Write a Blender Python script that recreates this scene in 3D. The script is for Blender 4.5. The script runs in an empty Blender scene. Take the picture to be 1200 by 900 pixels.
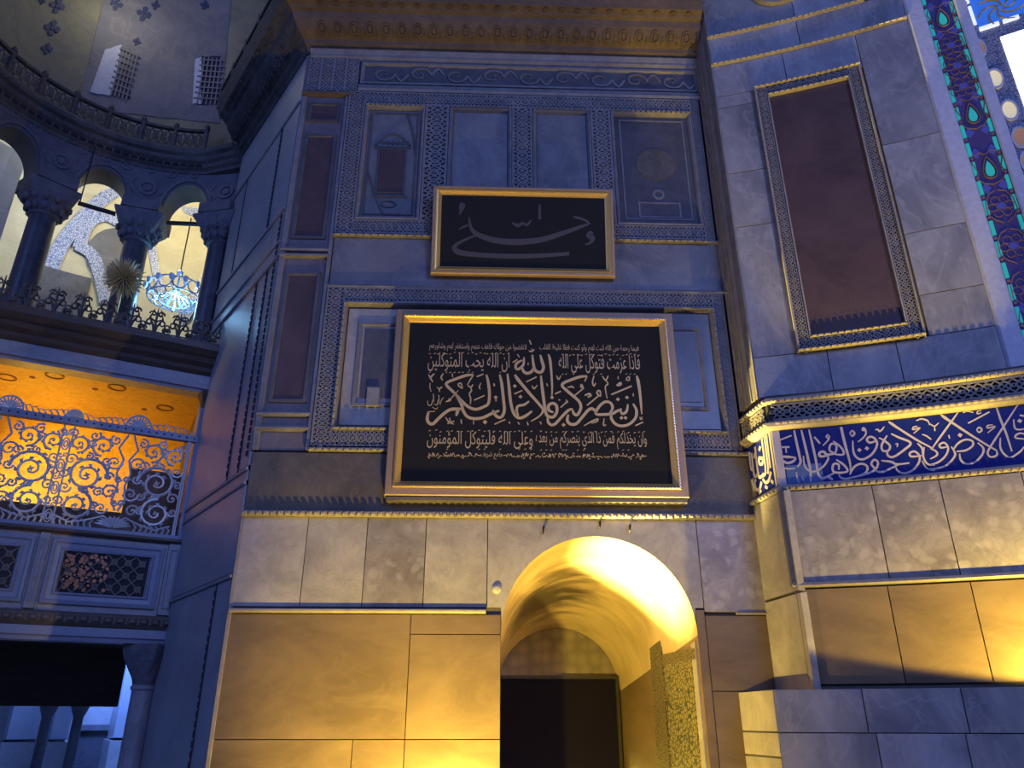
import bpy, math, random, unicodedata
random.seed(7)
SC = bpy.context.scene
COL = SC.collection
PI = math.pi
R = math.radians
# ------------------------------------------------------------------ camera, world, lights, exposure
CAMZ, PITCH, FPX = 1.6, R(23.8), 900.0
cam = bpy.data.cameras.new('camera'); cam.sensor_width = 36; cam.lens = 36*FPX/1200; cam.clip_end = 300
co = bpy.data.objects.new('camera', cam); COL.objects.link(co)
co.location = (0, 0, CAMZ); co.rotation_euler = (PI/2+PITCH, 0, 0)
SC.camera = co
SC.view_settings.view_transform = 'Standard'; SC.view_settings.look = 'None'
SC.view_settings.gamma = 1; SC.view_settings.use_curve_mapping = False
SC.view_settings.exposure = 0.0
wd = bpy.data.worlds.new('world'); SC.world = wd; wd.use_nodes = True
wd.node_tree.nodes['Background'].inputs[0].default_value = (0.10, 0.17, 0.62, 1)
wd.node_tree.nodes['Background'].inputs[1].default_value = 0.10

def lamp(kind, loc, energy, color, size=0.1, aim=None, spot=60, blend=.3, name='lamp'):
    l = bpy.data.lights.new(name, kind); l.energy = energy; l.color = color
    if kind == 'AREA': l.shape = 'DISK'; l.size = size
    else: l.shadow_soft_size = size
    if kind == 'SPOT': l.spot_size = R(spot); l.spot_blend = blend
    o = bpy.data.objects.new(name, l); COL.objects.link(o); o.location = loc
    if aim:
        from mathutils import Vector
        o.rotation_euler = (Vector(aim)-Vector(loc)).to_track_quat('-Z', 'Y').to_euler()
    return o
WARM = (1.0, 0.69, 0.085)
# daylight from the windows of the nave, high on the left and behind the viewer
lamp('AREA', (-13, -4, 13), 850, (0.16, 0.28, 0.90), 9, (-1, 10, 6), name='nave_daylight')
lamp('AREA', (9, -8, 12), 1500, (0.27, 0.37, 0.95), 6, (3, 9, 7), name='nave_window')
# floodlight standing on the floor before the wall, left of the archway
lamp('POINT', (-0.64, 8.34, 0.50), 880, WARM, 0.04, name='floor_floodlight')
# floodlight inside the archway, shining at its right flank
lamp('SPOT', (0.25, 10.45, 0.4), 12500, (1.0, 0.74, 0.19), 0.06, (1.72, 10.40, 3.5), 36, 1.0, name='archway_floodlight')
# floodlight by the apse wall on the right, aimed upwards above the dado
lamp('SPOT', (5.50, 7.62, 1.98), 480, WARM, 0.05, (5.54, 7.82, 3.0), 157, .05, name='apse_floodlight')
# spot added to bring glints and warm tone to the upper curved wall
lamp('SPOT', (4.75, 7.15, 0.8), 1900, WARM, 0.05, (4.75, 8.65, 9.2), 33, .5, name='apse_fill_spot')
# lamps in the loge, the gallery and the aisle beyond
lamp('SPOT', (-8.05, 11.75, 5.3), 420, (1.0, 0.66, 0.08), 0.12, (-8.5, 14.2, 5.2), 95, .6, name='loge_lamp')
lamp('SPOT', (-8.6, 12.4, 5.0), 150, (1.0, 0.60, 0.08), 0.12, (-7.9, 12.8, 6.9), 120, .5, name='loge_ceiling_lamp')
lamp('POINT', (-9.49, 12.63, 12.50), 150, (0.55, 0.72, 1.0), 0.3, name='gallery_lamp')
lamp('POINT', (-7.64, 13.76, 12.60), 220, (1.0, 0.86, 0.5), 0.3, name='gallery_warm_lamp')
lamp('POINT', (-7.9, 11.2, 15.2), 30, (1.0, 0.93, 0.72), 0.4, name='dome_fill')  # fill light added to lift the dark half dome
lamp('POINT', (-6.72, 13.48, 9.30), 85, (0.25, 0.6, 1.0), 0.2, name='gallery_window_light')
lamp('AREA', (-9, 17.5, 5.5), 900, (0.16, 0.32, 1.0), 2, (-10.5, 21, 1.5), name='aisle_daylight')

# ------------------------------------------------------------------ surfaces: u along the wall, z up, d out of the wall
def ray(px, py):
    x = (px-600)/FPX; y = (450-py)/FPX
    return x, math.cos(PITCH)-math.sin(PITCH)*y, math.sin(PITCH)+math.cos(PITCH)*y
class Surf:
    curved = False
    def w(s, u, z, d=0):
        x, y, nx, ny = s.f(u, z); return (x+nx*d, y+ny*d, z)
    def at(s, px, py, d=0):
        rx, ry, rz = ray(px, py)
        lo, hi = s.rng; n = 160
        def g(u):
            x, y, nx, ny = s.f(u, 5); return (x+nx*d)*ry-(y+ny*d)*rx
        pu, pv = lo, g(lo)
        for i in range(1, n+1):
            u = lo+(hi-lo)*i/n; v = g(u)
            if pv*v <= 0:
                a, b = pu, u
                for _ in range(40):
                    m = (a+b)/2
                    if g(a)*g(m) <= 0: b = m
                    else: a = m
                x, y, nx, ny = s.f(a, 5)
                return (a, CAMZ+rz/ry*(y+ny*d))
            pu, pv = u, v
        return (pu, 5)
class Flat(Surf):
    def __init__(s, P, ang, rng, flip=1):
        s.P = P; s.c = math.cos(ang); s.s = math.sin(ang); s.rng = rng; s.flip = flip
    def f(s, u, z): return s.P[0]+s.c*u, s.P[1]+s.s*u, s.s*s.flip, -s.c*s.flip
class Arc(Surf):
    curved = True
    def __init__(s, P, h0, k, rng):
        s.P = P; s.h0 = h0; s.k = k; s.rng = rng
    def f(s, u, z):
        h = s.h0+s.k*u
        x = s.P[0]+(math.sin(h)-math.sin(s.h0))/s.k
        y = s.P[1]+(math.cos(h)-math.cos(s.h0))/s.k
        return x, y, -math.sin(h), -math.cos(h)
class Cyl(Surf):
    curved = True
    def __init__(s, c, r, a0, rng, dome=None):
        s.c = c; s.r = r; s.a0 = a0; s.rng = rng; s.dome = dome
    def f(s, u, z):
        a = s.a0+u/s.r; r = s.r
        if s.dome:
            z0, h, r0 = s.dome; t = min(.999, max(0, (z-z0)/h)); r = r0*math.sqrt(1-t*t)
        return s.c[0]+math.cos(a)*r, s.c[1]+math.sin(a)*r, -math.cos(a), -math.sin(a)
A2 = R(2)
M = Flat((0, 10), A2, (-6, 6))                                   # back wall, almost square to the viewer
UL, UR = -3.49, 3.24
CL = M.w(UL, 0); CR = M.w(UR, 0)
SA = R(90+37)
S = Flat(CL, SA, (-1, 6), -1)                                    # left flank, runs away from the viewer
QA = R(-80)
Q = Flat(CR, QA, (-1, 3), 1)                                     # right return, runs towards the viewer
Rw = Arc(Q.w(0.55, 0), R(14), R(3.2), (-1, 7))                   # curved apse wall on the right
LP = S.w(2.85, 0)
L = Flat(LP, R(90-62), (-6, 1))                                  # loge front
def circ(a, b, c):
    ax, ay, bx, by, cx, cy = *a, *b, *c
    d = 2*(ax*(by-cy)+bx*(cy-ay)+cx*(ay-by))
    ux = ((ax*ax+ay*ay)*(by-cy)+(bx*bx+by*by)*(cy-ay)+(cx*cx+cy*cy)*(ay-by))/d
    uy = ((ax*ax+ay*ay)*(cx-bx)+(bx*bx+by*by)*(ax-cx)+(cx*cx+cy*cy)*(bx-ax))/d
    return (ux, uy), math.hypot(ax-ux, ay-uy)
XC, XR = circ((-6.3, 12.75), (-8.35, 12.05), (-9.45, 10.4))
XA0 = math.atan2(12.75-XC[1], -6.3-XC[0])
X = Cyl(XC, XR, XA0, (-1.2, 4.6))                                # exedra with the upper gallery
XG = Cyl(XC, XR+3.6, XA0, (-3, 9))                               # gallery back
XD = Cyl(XC, XR, XA0, (-2, 6), (12.3, 8.0, XR+.15))              # half dome above

# ------------------------------------------------------------------ mesh builder
class MB:
    def __init__(s): s.v = []; s.f = []
    def add(s, vs, fs):
        o = len(s.v); s.v += [tuple(p) for p in vs]; s.f += [tuple(i+o for i in f) for f in fs]
    def build(s, name, mat, parent=None, base=None, smooth=False, label=None):
        if parent is not None: base = parent['_b']
        elif base is None:
            if s.v:
                xs = [p[0] for p in s.v]; ys = [p[1] for p in s.v]; zs = [p[2] for p in s.v]
                base = ((min(xs)+max(xs))/2, (min(ys)+max(ys))/2, min(zs))
            else: base = (0, 0, 0)
        base = tuple(base)
        me = bpy.data.meshes.new(name)
        me.from_pydata([(p[0]-base[0], p[1]-base[1], p[2]-base[2]) for p in s.v], [], s.f)
        me.validate()
        if smooth:
            for p in me.polygons: p.use_smooth = True
            try: me.set_sharp_from_angle(angle=R(40))
            except Exception: pass
        me.materials.append(mat)
        o = bpy.data.objects.new(name, me); COL.objects.link(o); o['_b'] = base
        if parent is not None: o.parent = parent
        else: o.location = base
        if label: o['label'] = label
        return o
def fixnormals(o):
    import bmesh
    bm = bmesh.new(); bm.from_mesh(o.data); bmesh.ops.recalc_face_normals(bm, faces=bm.faces); bm.to_mesh(o.data); bm.free()
def empty(name, loc):
    o = bpy.data.objects.new(name, None); COL.objects.link(o); o.location = loc; o['_b'] = tuple(loc); o.empty_display_size = .1
    return o
def tag(o, label, cat, group=None):
    o['label'] = label; o['category'] = cat
    if group: o['group'] = group
    return o
def struct(o):
    o['kind'] = 'structure'; return o
def nseg(sf, a, b, step=.22): return max(1, int(math.ceil(abs(b-a)/step))) if sf.curved else 1
def sbox(mb, sf, u0, u1, z0, z1, d0, d1, ch=0, nz=1):
    if u1 < u0: u0, u1 = u1, u0
    if z1 < z0: z0, z1 = z1, z0
    n = nseg(sf, u0, u1)
    vs = []; fs = []
    for i in range(n+1):
        t = i/n
        ub = u0+(u1-u0)*t; uf = u0+ch+(u1-u0-2*ch)*t
        vs += [sf.w(ub, z0, d0), sf.w(ub, z1, d0), sf.w(uf, z0+ch, d1), sf.w(uf, z1-ch, d1)]
    for i in range(n):
        a = i*4; b = a+4
        fs += [(a+2, b+2, b+3, a+3), (a+1, a+3, b+3, b+1), (a, b, b+2, a+2), (a, a+1, b+1, b)]
    e = n*4
    fs += [(0, 2, 3, 1), (e, e+1, e+3, e+2)]
    mb.add(vs, fs)
def sweep(mb, sf, prof, u0, u1, caps=True, closed=True):
    """closed profile of (d, z) carried along u"""
    n = nseg(sf, u0, u1); k = len(prof); vs = []; fs = []
    for i in range(n+1):
        u = u0+(u1-u0)*i/n
        vs += [sf.w(u, z, d) for d, z in prof]
    for i in range(n):
        for j in range(k if closed else k-1):
            a = i*k+j; b = i*k+(j+1) % k
            fs.append((a, b, b+k, a+k))
    if caps: fs += [tuple(range(k)), tuple(n*k+j for j in range(k))[::-1]]
    mb.add(vs, fs)
def vsweep(mb, sf, prof, z0, z1):
    """closed profile of (u, d) carried up z"""
    k = len(prof)
    vs = [sf.w(u, z0, d) for u, d in prof]+[sf.w(u, z1, d) for u, d in prof]
    fs = [(j, (j+1) % k, (j+1) % k+k, j+k) for j in range(k)]+[tuple(range(k)), tuple(range(k, 2*k))[::-1]]
    mb.add(vs, fs)
def rectframe(mb, sf, u0, u1, z0, z1, prof, tilt=None):
    """closed profile of (inset, d) mitred round a rectangle"""
    T = tilt or (lambda u, z, d: sf.w(u, z, d))
    k = len(prof); vs = []; fs = []
    for (cu, cz, su, sz) in ((u0, z0, 1, 1), (u1, z0, -1, 1), (u1, z1, -1, -1), (u0, z1, 1, -1)):
        vs += [T(cu+su*t, cz+sz*t, d) for t, d in prof]
    for c in range(4):
        for j in range(k):
            a = c*k+j; b = c*k+(j+1) % k; cc = ((c+1) % 4)*k
            fs.append((a, b, cc+(j+1) % k, cc+j))
    mb.add(vs, fs)
def smoothline(P, n=5):
    """Catmull-Rom through (x, y, w)"""
    if len(P) < 3: return P
    Qp = [P[0]]+list(P)+[P[-1]]; out = []
    for i in range(1, len(Qp)-2):
        p0, p1, p2, p3 = Qp[i-1:i+3]
        for k in range(n):
            t = k/n
            out.append(tuple(.5*(2*b+(c-a)*t+(2*a-5*b+4*c-d)*t*t+(3*b-a-3*c+d)*t**3) for a, b, c, d in zip(p0, p1, p2, p3)))
    out.append(tuple(P[-1])); return out
def ribbon(mb, fn, P, d, th, n=5):
    """stroke through (u, z, width) points, lying on fn(u, z, d)"""
    Ls = smoothline(P, n); m = len(Ls); vs = []; fs = []
    for i, (x, y, w) in enumerate(Ls):
        a = Ls[max(0, i-1)]; b = Ls[min(m-1, i+1)]
        tx, ty = b[0]-a[0], b[1]-a[1]; q = math.hypot(tx, ty) or 1
        nx, ny = -ty/q*w/2, tx/q*w/2
        for dd in (d, d+th):
            vs += [fn(x+nx, y+ny, dd), fn(x-nx, y-ny, dd)]
    for i in range(m-1):
        a = i*4; b = a+4
        fs += [(a+2, b+2, b+3, a+3), (a, b, b+2, a+2), (a+1, a+3, b+3, b+1)]
    fs += [(0, 2, 3, 1), ((m-1)*4, (m-1)*4+1, (m-1)*4+3, (m-1)*4+2)]
    mb.add(vs, fs)
def ngon(mb, fn, cu, cz, r, d, th, n=8, rz=None, rot=0, inner=0):
    rz = rz or r
    ring = [(cu+r*math.cos(rot+2*PI*i/n), cz+rz*math.sin(rot+2*PI*i/n)) for i in range(n)]
    if inner:
        rin = [(cu+r*inner*math.cos(rot+2*PI*i/n), cz+rz*inner*math.sin(rot+2*PI*i/n)) for i in range(n)]
        vs = [fn(u, z, d+th) for u, z in ring]+[fn(u, z, d+th) for u, z in rin]+[fn(u, z, d) for u, z in ring]+[fn(u, z, d) for u, z in rin]
        fs = []
        for i in range(n):
            j = (i+1) % n
            fs += [(i, j, n+j, n+i), (i, 2*n+i, 2*n+j, j), (n+i, n+j, 3*n+j, 3*n+i)]
    else:
        vs = [fn(u, z, d+th) for u, z in ring]+[fn(u, z, d) for u, z in ring]
        fs = [tuple(range(n))]+[(i, n+i, n+(i+1) % n, (i+1) % n) for i in range(n)]
    mb.add(vs, fs)
def tube(mb, P, r, n=6, closed=False, caps=True):
    from mathutils import Vector
    P = [Vector(p) for p in P]; m = len(P); vs = []; fs = []
    rr = r if isinstance(r, (list, tuple)) else [r]*m
    up = None
    for i in range(m):
        a = P[i-1] if (i > 0 or closed) else P[0]; b = P[(i+1) % m] if (i < m-1 or closed) else P[-1]
        t = (b-a).normalized() if (b-a).length > 1e-9 else Vector((0, 0, 1))
        if up is None: up = Vector((0, 0, 1)) if abs(t.z) < .9 else Vector((1, 0, 0))
        x = t.cross(up).normalized(); up = x.cross(t).normalized()
        for k in range(n):
            q = 2*PI*k/n; vs.append(P[i]+(x*math.cos(q)+up*math.sin(q))*rr[i])
    for i in range(m if closed else m-1):
        a = i*n; b = ((i+1) % m)*n
        for k in range(n): fs.append((a+k, a+(k+1) % n, b+(k+1) % n, b+k))
    if caps and not closed: fs += [tuple(range(n))[::-1], tuple((m-1)*n+k for k in range(n))]
    mb.add([tuple(v) for v in vs], fs)
def lathe(mb, c, prof, n=20, a0=0, sq=None):
    """profile of (r, z) round the point c; sq(z) in 0..1 squares the section"""
    vs = []; fs = []; k = len(prof)
    for i in range(n):
        a = a0+2*PI*i/n
        for r, z in prof:
            q = sq(z) if sq else 0
            m = max(abs(math.cos(a-a0-PI/4)), abs(math.sin(a-a0-PI/4)))
            rr = r*(1-q)+q*r/m
            vs.append((c[0]+rr*math.cos(a), c[1]+rr*math.sin(a), c[2]+z))
    for i in range(n):
        for j in range(k-1):
            a = i*k+j; b = ((i+1) % n)*k+j
            fs.append((a, b, b+1, a+1))
    fs += [tuple(i*k for i in range(n))[::-1], tuple(i*k+k-1 for i in range(n))]
    mb.add(vs, fs)
def lace(mb, sf, u0, u1, z0, z1, d, th=.022, dense=1.0):
    """pierced-looking carved band: fillets, crossed ribs, rings and studs standing proud of their ground"""
    hor = abs(u1-u0) >= abs(z1-z0)
    W = abs(z1-z0) if hor else abs(u1-u0); Ln = abs(u1-u0) if hor else abs(z1-z0)
    def fn(a, b, dd): return sf.w(u0+a, z0+b, dd) if hor else sf.w(u0+b, z0+a, dd)
    n = max(1, round(Ln/(W*.72)*dense)); p = Ln/n
    def bar(a0, b0, a1, b1, w):
        q = math.hypot(a1-a0, b1-b0); nx, ny = -(b1-b0)/q*w/2, (a1-a0)/q*w/2
        pts = [(a0+nx, b0+ny), (a1+nx, b1+ny), (a1-nx, b1-ny), (a0-nx, b0-ny)]
        mb.add([fn(x, y, d+th) for x, y in pts]+[fn(x, y, d) for x, y in pts],
               [(0, 1, 2, 3), (0, 4, 5, 1), (1, 5, 6, 2), (2, 6, 7, 3), (3, 7, 4, 0)])
    m = nseg(sf, u0, u1) if hor else 1
    for i in range(m):
        bar(Ln*i/m, W*.05, Ln*(i+1)/m, W*.05, W*.10); bar(Ln*i/m, W*.95, Ln*(i+1)/m, W*.95, W*.10)
    for i in range(n):
        a = i*p; c = a+p/2; t = W*.07
        bar(a, W*.12, c, W*.5, t); bar(c, W*.5, a+p, W*.88, t); bar(a, W*.88, c, W*.5, t); bar(c, W*.5, a+p, W*.12, t)
        ngon(mb, fn, c, W*.5, W*.30, d, th*.9, 8, inner=.66, rz=W*.30)
        ngon(mb, fn, c, W*.5, W*.09, d, th*1.2, 6)
        ngon(mb, fn, a, W*.5, W*.13, d, th, 6, inner=.4)
        ngon(mb, fn, c, W*.13, W*.10, d, th*.8, 4); ngon(mb, fn, c, W*.87, W*.10, d, th*.8, 4)
def beads(mb, sf, u0, u1, z0, z1, d0, d1, pitch=.1):
    """row of small rounded dentils along u (or up z when taller)"""
    if abs(u1-u0) >= abs(z1-z0):
        n = max(1, round(abs(u1-u0)/pitch)); p = (u1-u0)/n
        for i in range(n):
            a, b = u0+p*(i+.1), u0+p*(i+.9); sbox(mb, Surf_flat(sf), a, b, z0, z1, d0, d1, min(abs(p)*.2, (z1-z0)*.3))
    else:
        n = max(1, round(abs(z1-z0)/pitch)); p = (z1-z0)/n
        for i in range(n):
            a, b = z0+p*(i+.1), z0+p*(i+.9); sbox(mb, Surf_flat(sf), u0, u1, a, b, d0, d1, min(abs(p)*.2, abs(u1-u0)*.3))
class Surf_flat:
    curved = False
    def __init__(s, sf): s.sf = sf
    def w(s, u, z, d=0): return s.sf.w(u, z, d)

# ------------------------------------------------------------------ materials
def newmat(name):
    m = bpy.data.materials.new(name); m.use_nodes = True
    nt = m.node_tree; return m, nt, nt.nodes['Principled BSDF']
def plain(name, c, rough=.5, metal=0, emit=None, es=0, bump=0, bscale=30):
    m, nt, b = newmat(name)
    b.inputs['Base Color'].default_value = (*c, 1); b.inputs['Roughness'].default_value = rough; b.inputs['Metallic'].default_value = metal
    if emit: b.inputs['Emission Color'].default_value = (*emit, 1); b.inputs['Emission Strength'].default_value = es
    if bump:
        tc = nt.nodes.new('ShaderNodeTexCoord'); nz = nt.nodes.new('ShaderNodeTexNoise'); nz.inputs['Scale'].default_value = bscale; nz.inputs['Detail'].default_value = 6
        bp = nt.nodes.new('ShaderNodeBump'); bp.inputs['Strength'].default_value = bump; bp.inputs['Distance'].default_value = .02
        nt.links.new(tc.outputs['Object'], nz.inputs['Vector']); nt.links.new(nz.outputs['Fac'], bp.inputs['Height']); nt.links.new(bp.outputs['Normal'], b.inputs['Normal'])
        mx = nt.nodes.new('ShaderNodeMix'); mx.data_type = 'RGBA'; mx.inputs['A'].default_value = (*[x*.72 for x in c], 1); mx.inputs['B'].default_value = (*[min(1, x*1.2) for x in c], 1)
        nt.links.new(nz.outputs['Fac'], mx.inputs['Factor']); nt.links.new(mx.outputs['Result'], b.inputs['Base Color'])
    return m
def marble(name, c1, c2, vein, scale=1.2, rough=.4, bump=.15, vamt=.5, stretch=(1, 1, 1), tint=.25, breccia=0):
    """veined stone: cloudy ground between c1 and c2, thin dark or pale veins, each slab a little lighter or darker"""
    m, nt, b = newmat(name); N = nt.nodes; Lk = nt.links
    tc = N.new('ShaderNodeTexCoord'); oi = N.new('ShaderNodeObjectInfo')
    mp = N.new('ShaderNodeMapping'); mp.inputs['Scale'].default_value = stretch; Lk.new(tc.outputs['Object'], mp.inputs['Vector'])
    off = N.new('ShaderNodeVectorMath'); off.operation = 'ADD'; Lk.new(mp.outputs['Vector'], off.inputs[0])
    sc = N.new('ShaderNodeMath'); sc.operation = 'MULTIPLY'; sc.inputs[1].default_value = 37; Lk.new(oi.outputs['Random'], sc.inputs[0]); Lk.new(sc.outputs[0], off.inputs[1])
    n1 = N.new('ShaderNodeTexNoise'); n1.inputs['Scale'].default_value = scale; n1.inputs['Detail'].default_value = 9; n1.inputs['Distortion'].default_value = .8; n1.inputs['Roughness'].default_value = .62
    Lk.new(off.outputs[0], n1.inputs['Vector'])
    r1 = N.new('ShaderNodeValToRGB'); r1.color_ramp.elements[0].position = .32; r1.color_ramp.elements[0].color = (*c1, 1); r1.color_ramp.elements[1].position = .7; r1.color_ramp.elements[1].color = (*c2, 1)
    Lk.new(n1.outputs['Fac'], r1.inputs['Fac'])
    n2 = N.new('ShaderNodeTexNoise'); n2.inputs['Scale'].default_value = scale*1.7; n2.inputs['Detail'].default_value = 7; n2.inputs['Distortion'].default_value = 1.6
    Lk.new(off.outputs[0], n2.inputs['Vector'])
    r2 = N.new('ShaderNodeValToRGB'); e = r2.color_ramp.elements; e[0].position = .46; e[0].color = (0, 0, 0, 1); e[1].position = .5; e[1].color = (1, 1, 1, 1)
    e3 = r2.color_ramp.elements.new(.54); e3.color = (0, 0, 0, 1)
    Lk.new(n2.outputs['Fac'], r2.inputs['Fac'])
    vm = N.new('ShaderNodeMath'); vm.operation = 'MULTIPLY'; vm.inputs[1].default_value = vamt; Lk.new(r2.outputs['Color'], vm.inputs[0])
    mx = N.new('ShaderNodeMix'); mx.data_type = 'RGBA'; Lk.new(vm.outputs[0], mx.inputs['Factor']); Lk.new(r1.outputs['Color'], mx.inputs['A']); mx.inputs['B'].default_value = (*vein, 1)
    last = mx.outputs['Result']
    if breccia:
        vo = N.new('ShaderNodeTexVoronoi'); vo.inputs['Scale'].default_value = breccia; vo.feature = 'F1'
        wv = N.new('ShaderNodeVectorMath'); wv.operation = 'MULTIPLY_ADD'; wv.inputs[1].default_value = (.38, .38, .38); Lk.new(n1.outputs['Color'], wv.inputs[0]); Lk.new(off.outputs[0], wv.inputs[2]); Lk.new(wv.outputs[0], vo.inputs['Vector'])
        wn = N.new('ShaderNodeValToRGB'); wn.color_ramp.elements[0].position = .22; wn.color_ramp.elements[0].color = (.42, .42, .42, 1); wn.color_ramp.elements[1].position = .42; wn.color_ramp.elements[1].color = (0, 0, 0, 1)
        Lk.new(vo.outputs['Distance'], wn.inputs['Fac'])
        m3 = N.new('ShaderNodeMix'); m3.data_type = 'RGBA'; Lk.new(wn.outputs['Color'], m3.inputs['Factor']); Lk.new(last, m3.inputs['A']); m3.inputs['B'].default_value = (*[min(1, x*1.35) for x in c2], 1)
        last = m3.outputs['Result']
    hv = N.new('ShaderNodeMix'); hv.data_type = 'RGBA'; hv.blend_type = 'MULTIPLY'; hv.inputs['Factor'].default_value = 1
    mr = N.new('ShaderNodeMapRange'); mr.inputs['To Min'].default_value = 1-tint; mr.inputs['To Max'].default_value = 1; Lk.new(oi.outputs['Random'], mr.inputs['Value'])
    Lk.new(last, hv.inputs['A']); Lk.new(mr.outputs['Result'], hv.inputs['B']); Lk.new(hv.outputs['Result'], b.inputs['Base Color'])
    b.inputs['Roughness'].default_value = rough
    n3 = N.new('ShaderNodeTexNoise'); n3.inputs['Scale'].default_value = scale*14; n3.inputs['Detail'].default_value = 5; Lk.new(tc.outputs['Object'], n3.inputs['Vector'])
    bp = N.new('ShaderNodeBump'); bp.inputs['Strength'].default_value = bump; bp.inputs['Distance'].default_value = .015
    Lk.new(n3.outputs['Fac'], bp.inputs['Height']); Lk.new(bp.outputs['Normal'], b.inputs['Normal'])
    return m
MT = {}
MT['grey'] = marble('grey_marble', (.34, .31, .29), (.54, .50, .46), (.22, .19, .18), 2.2, .38, .12, .22)
MT['apse'] = marble('streaked_blue_marble', (.21, .21, .24), (.46, .45, .48), (.58, .55, .55), 1.1, .36, .1, .3, stretch=(1.2, 1.2, .7))
MT['brecc'] = marble('breccia_marble', (.25, .22, .22), (.44, .40, .39), (.14, .12, .12), 2.2, .36, .12, .25, breccia=5.5)
MT['slate'] = marble('blue_grey_marble', (.17, .17, .19), (.33, .32, .34), (.42, .38, .38), .9, .40, .12, .32)
MT['flank'] = marble('pale_flank_marble', (.30, .31, .34), (.42, .43, .47), (.22, .22, .25), .5, .42, .08, .25, tint=.1)
MT['brown'] = marble('brown_marble', (.15, .105, .065), (.26, .185, .11), (.32, .235, .145), .9, .32, .10, .12, stretch=(.7, .7, 1.6), tint=.15)
MT['porph'] = marble('porphyry', (.085, .055, .06), (.14, .09, .09), (.17, .11, .11), 1.0, .28, .06, .2, tint=.1)
MT['pilas'] = marble('purple_grey_marble', (.15, .12, .13), (.24, .20, .21), (.30, .25, .26), 1.1, .35, .08, .3)
MT['frieze'] = marble('dark_frieze_stone', (.10, .085, .07), (.19, .16, .13), (.26, .21, .16), 1.6, .5, .3, .3)
MT['carve'] = marble('carved_stone', (.19, .18, .20), (.30, .285, .29), (.14, .13, .13), 4, .6, .3, .2, tint=.1)
MT['iron0'] = plain('rusty_iron', (.03, .025, .022), .6, .4)
MT['void'] = plain('recess_shade_and_inlay', (.035, .034, .042), .9)  # dark colour stands in for shade in drilled recesses; also dark inlay strips
MT['darkm'] = marble('dark_marble', (.085, .085, .10), (.16, .155, .17), (.20, .18, .19), 1.3, .34, .1, .3)
MT['core'] = plain('wall_core', (.10, .09, .085), .9, bump=.4, bscale=8)
MT['dent'] = marble('bead_stone', (.30, .27, .24), (.44, .39, .34), (.3, .26, .22), 5, .5, .2, .2, tint=.1)
MT['corn'] = marble('cornice_stone', (.11, .072, .04), (.20, .13, .07), (.08, .06, .05), 2.2, .7, .5, .4)
MT['cornd'] = marble('dark_cornice_stone', (.06, .06, .065), (.15, .14, .14), (.04, .04, .04), 1.8, .75, .5, .5)  # darker and greyer than the brown cornice stone
MT['gilt'] = plain('gilt_frame', (.78, .50, .15), .38, .6, bump=.12, bscale=60)
MT['giltd'] = plain('dull_gilt_frame', (.42, .28, .17), .5, .2, bump=.12, bscale=40)
MT['silver'] = plain('silvered_bead', (.62, .55, .48), .28, .8)
MT['board'] = plain('black_board', (.0045, .0042, .005), .8)
MT['script'] = plain('gold_lettering', (.62, .46, .25), .5, .1)
MT['faded'] = plain('faded_lettering', (.075, .066, .062), .6)
MT['tile'] = plain('cobalt_tile', (.012, .022, .22), .22, bump=.06, bscale=12)
MT['tiletxt'] = plain('white_glaze', (.55, .50, .55), .25)
MT['tilepale'] = plain('pale_blue_tile', (.10, .17, .42), .25, bump=.1, bscale=20)
# ------------------------------------------------------------------ floor
mb = MB(); mb.add([(-26, -14, 0), (14, -14, 0), (14, 30, 0), (-26, 30, 0)], [(0, 1, 2, 3)])
mb.add([(-26, -14, -.2), (14, -14, -.2), (14, 30, -.2), (-26, 30, -.2)], [(3, 2, 1, 0)])
struct(mb.build('floor', marble('floor_marble', (.30, .29, .28), (.45, .43, .41), (.18, .17, .17), .5, .3, .05, .4)))

# ------------------------------------------------------------------ back wall: core with the archway
ACU, AR, ASP = 1.09, 1.23, 2.60                                     # archway centre, radius, springing
def zarch(u):
    t = AR*AR-(u-ACU)**2
    return ASP+math.sqrt(max(0, t))
def archstrip(mb, sf, us, zb, zt, d0, d1):
    vs = []; fs = []
    for u in us:
        vs += [sf.w(u, zb(u), d0), sf.w(u, zt, d0), sf.w(u, zb(u), d1), sf.w(u, zt, d1)]
    for i in range(len(us)-1):
        a = i*4; b = a+4
        fs += [(a+2, b+2, b+3, a+3), (a+1, a+3, b+3, b+1), (a, b, b+2, a+2), (a, a+1, b+1, b)]
    e = (len(us)-1)*4
    fs += [(0, 2, 3, 1), (e, e+1, e+3, e+2)]
    mb.add(vs, fs)
AUS = [ACU-AR*math.cos(PI*i/28) for i in range(29)]
mb = MB()
sbox(mb, M, UL, ACU-AR, 0, 13.3, -.6, 0); sbox(mb, M, ACU+AR, UR+.6, 0, 13.3, -.6, 0)
archstrip(mb, M, AUS, zarch, 13.3, -.6, 0)
WB = struct(mb.build('wall_back', MT['core']))
def on(wall, name, mat, fill, smooth=False, label=None):
    m = MB(); fill(m); return m.build(name, mat, wall, smooth=smooth, label=label)
def slab(wall, sf, u0, u1, z0, z1, mat, d0=0, d1=.035, g=.003, ch=.003, name='marble_slab'):
    return on(wall, name, MT[mat], lambda m: sbox(m, sf, u0+g, u1-g, z0+g, z1-g, d0, d1, ch))
# dado slabs left of the archway
j1 = M.at(478, 800)[0]
slab(WB, M, UL, j1, 1.42, 2.84, 'brown'); slab(WB, M, j1, ACU-AR, 2.60, 2.84, 'brown'); slab(WB, M, j1, ACU-AR, 1.42, 2.60, 'brown')
u2 = M.at(412, 890)[0]
slab(WB, M, UL, u2, 0.05, 1.42, 'brown', d1=.03); slab(WB, M, u2, j1, 0.05, 1.42, 'brown', d1=.03); slab(WB, M, j1, ACU-AR, 0.05, 1.42, 'brown', d1=.033)
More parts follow.
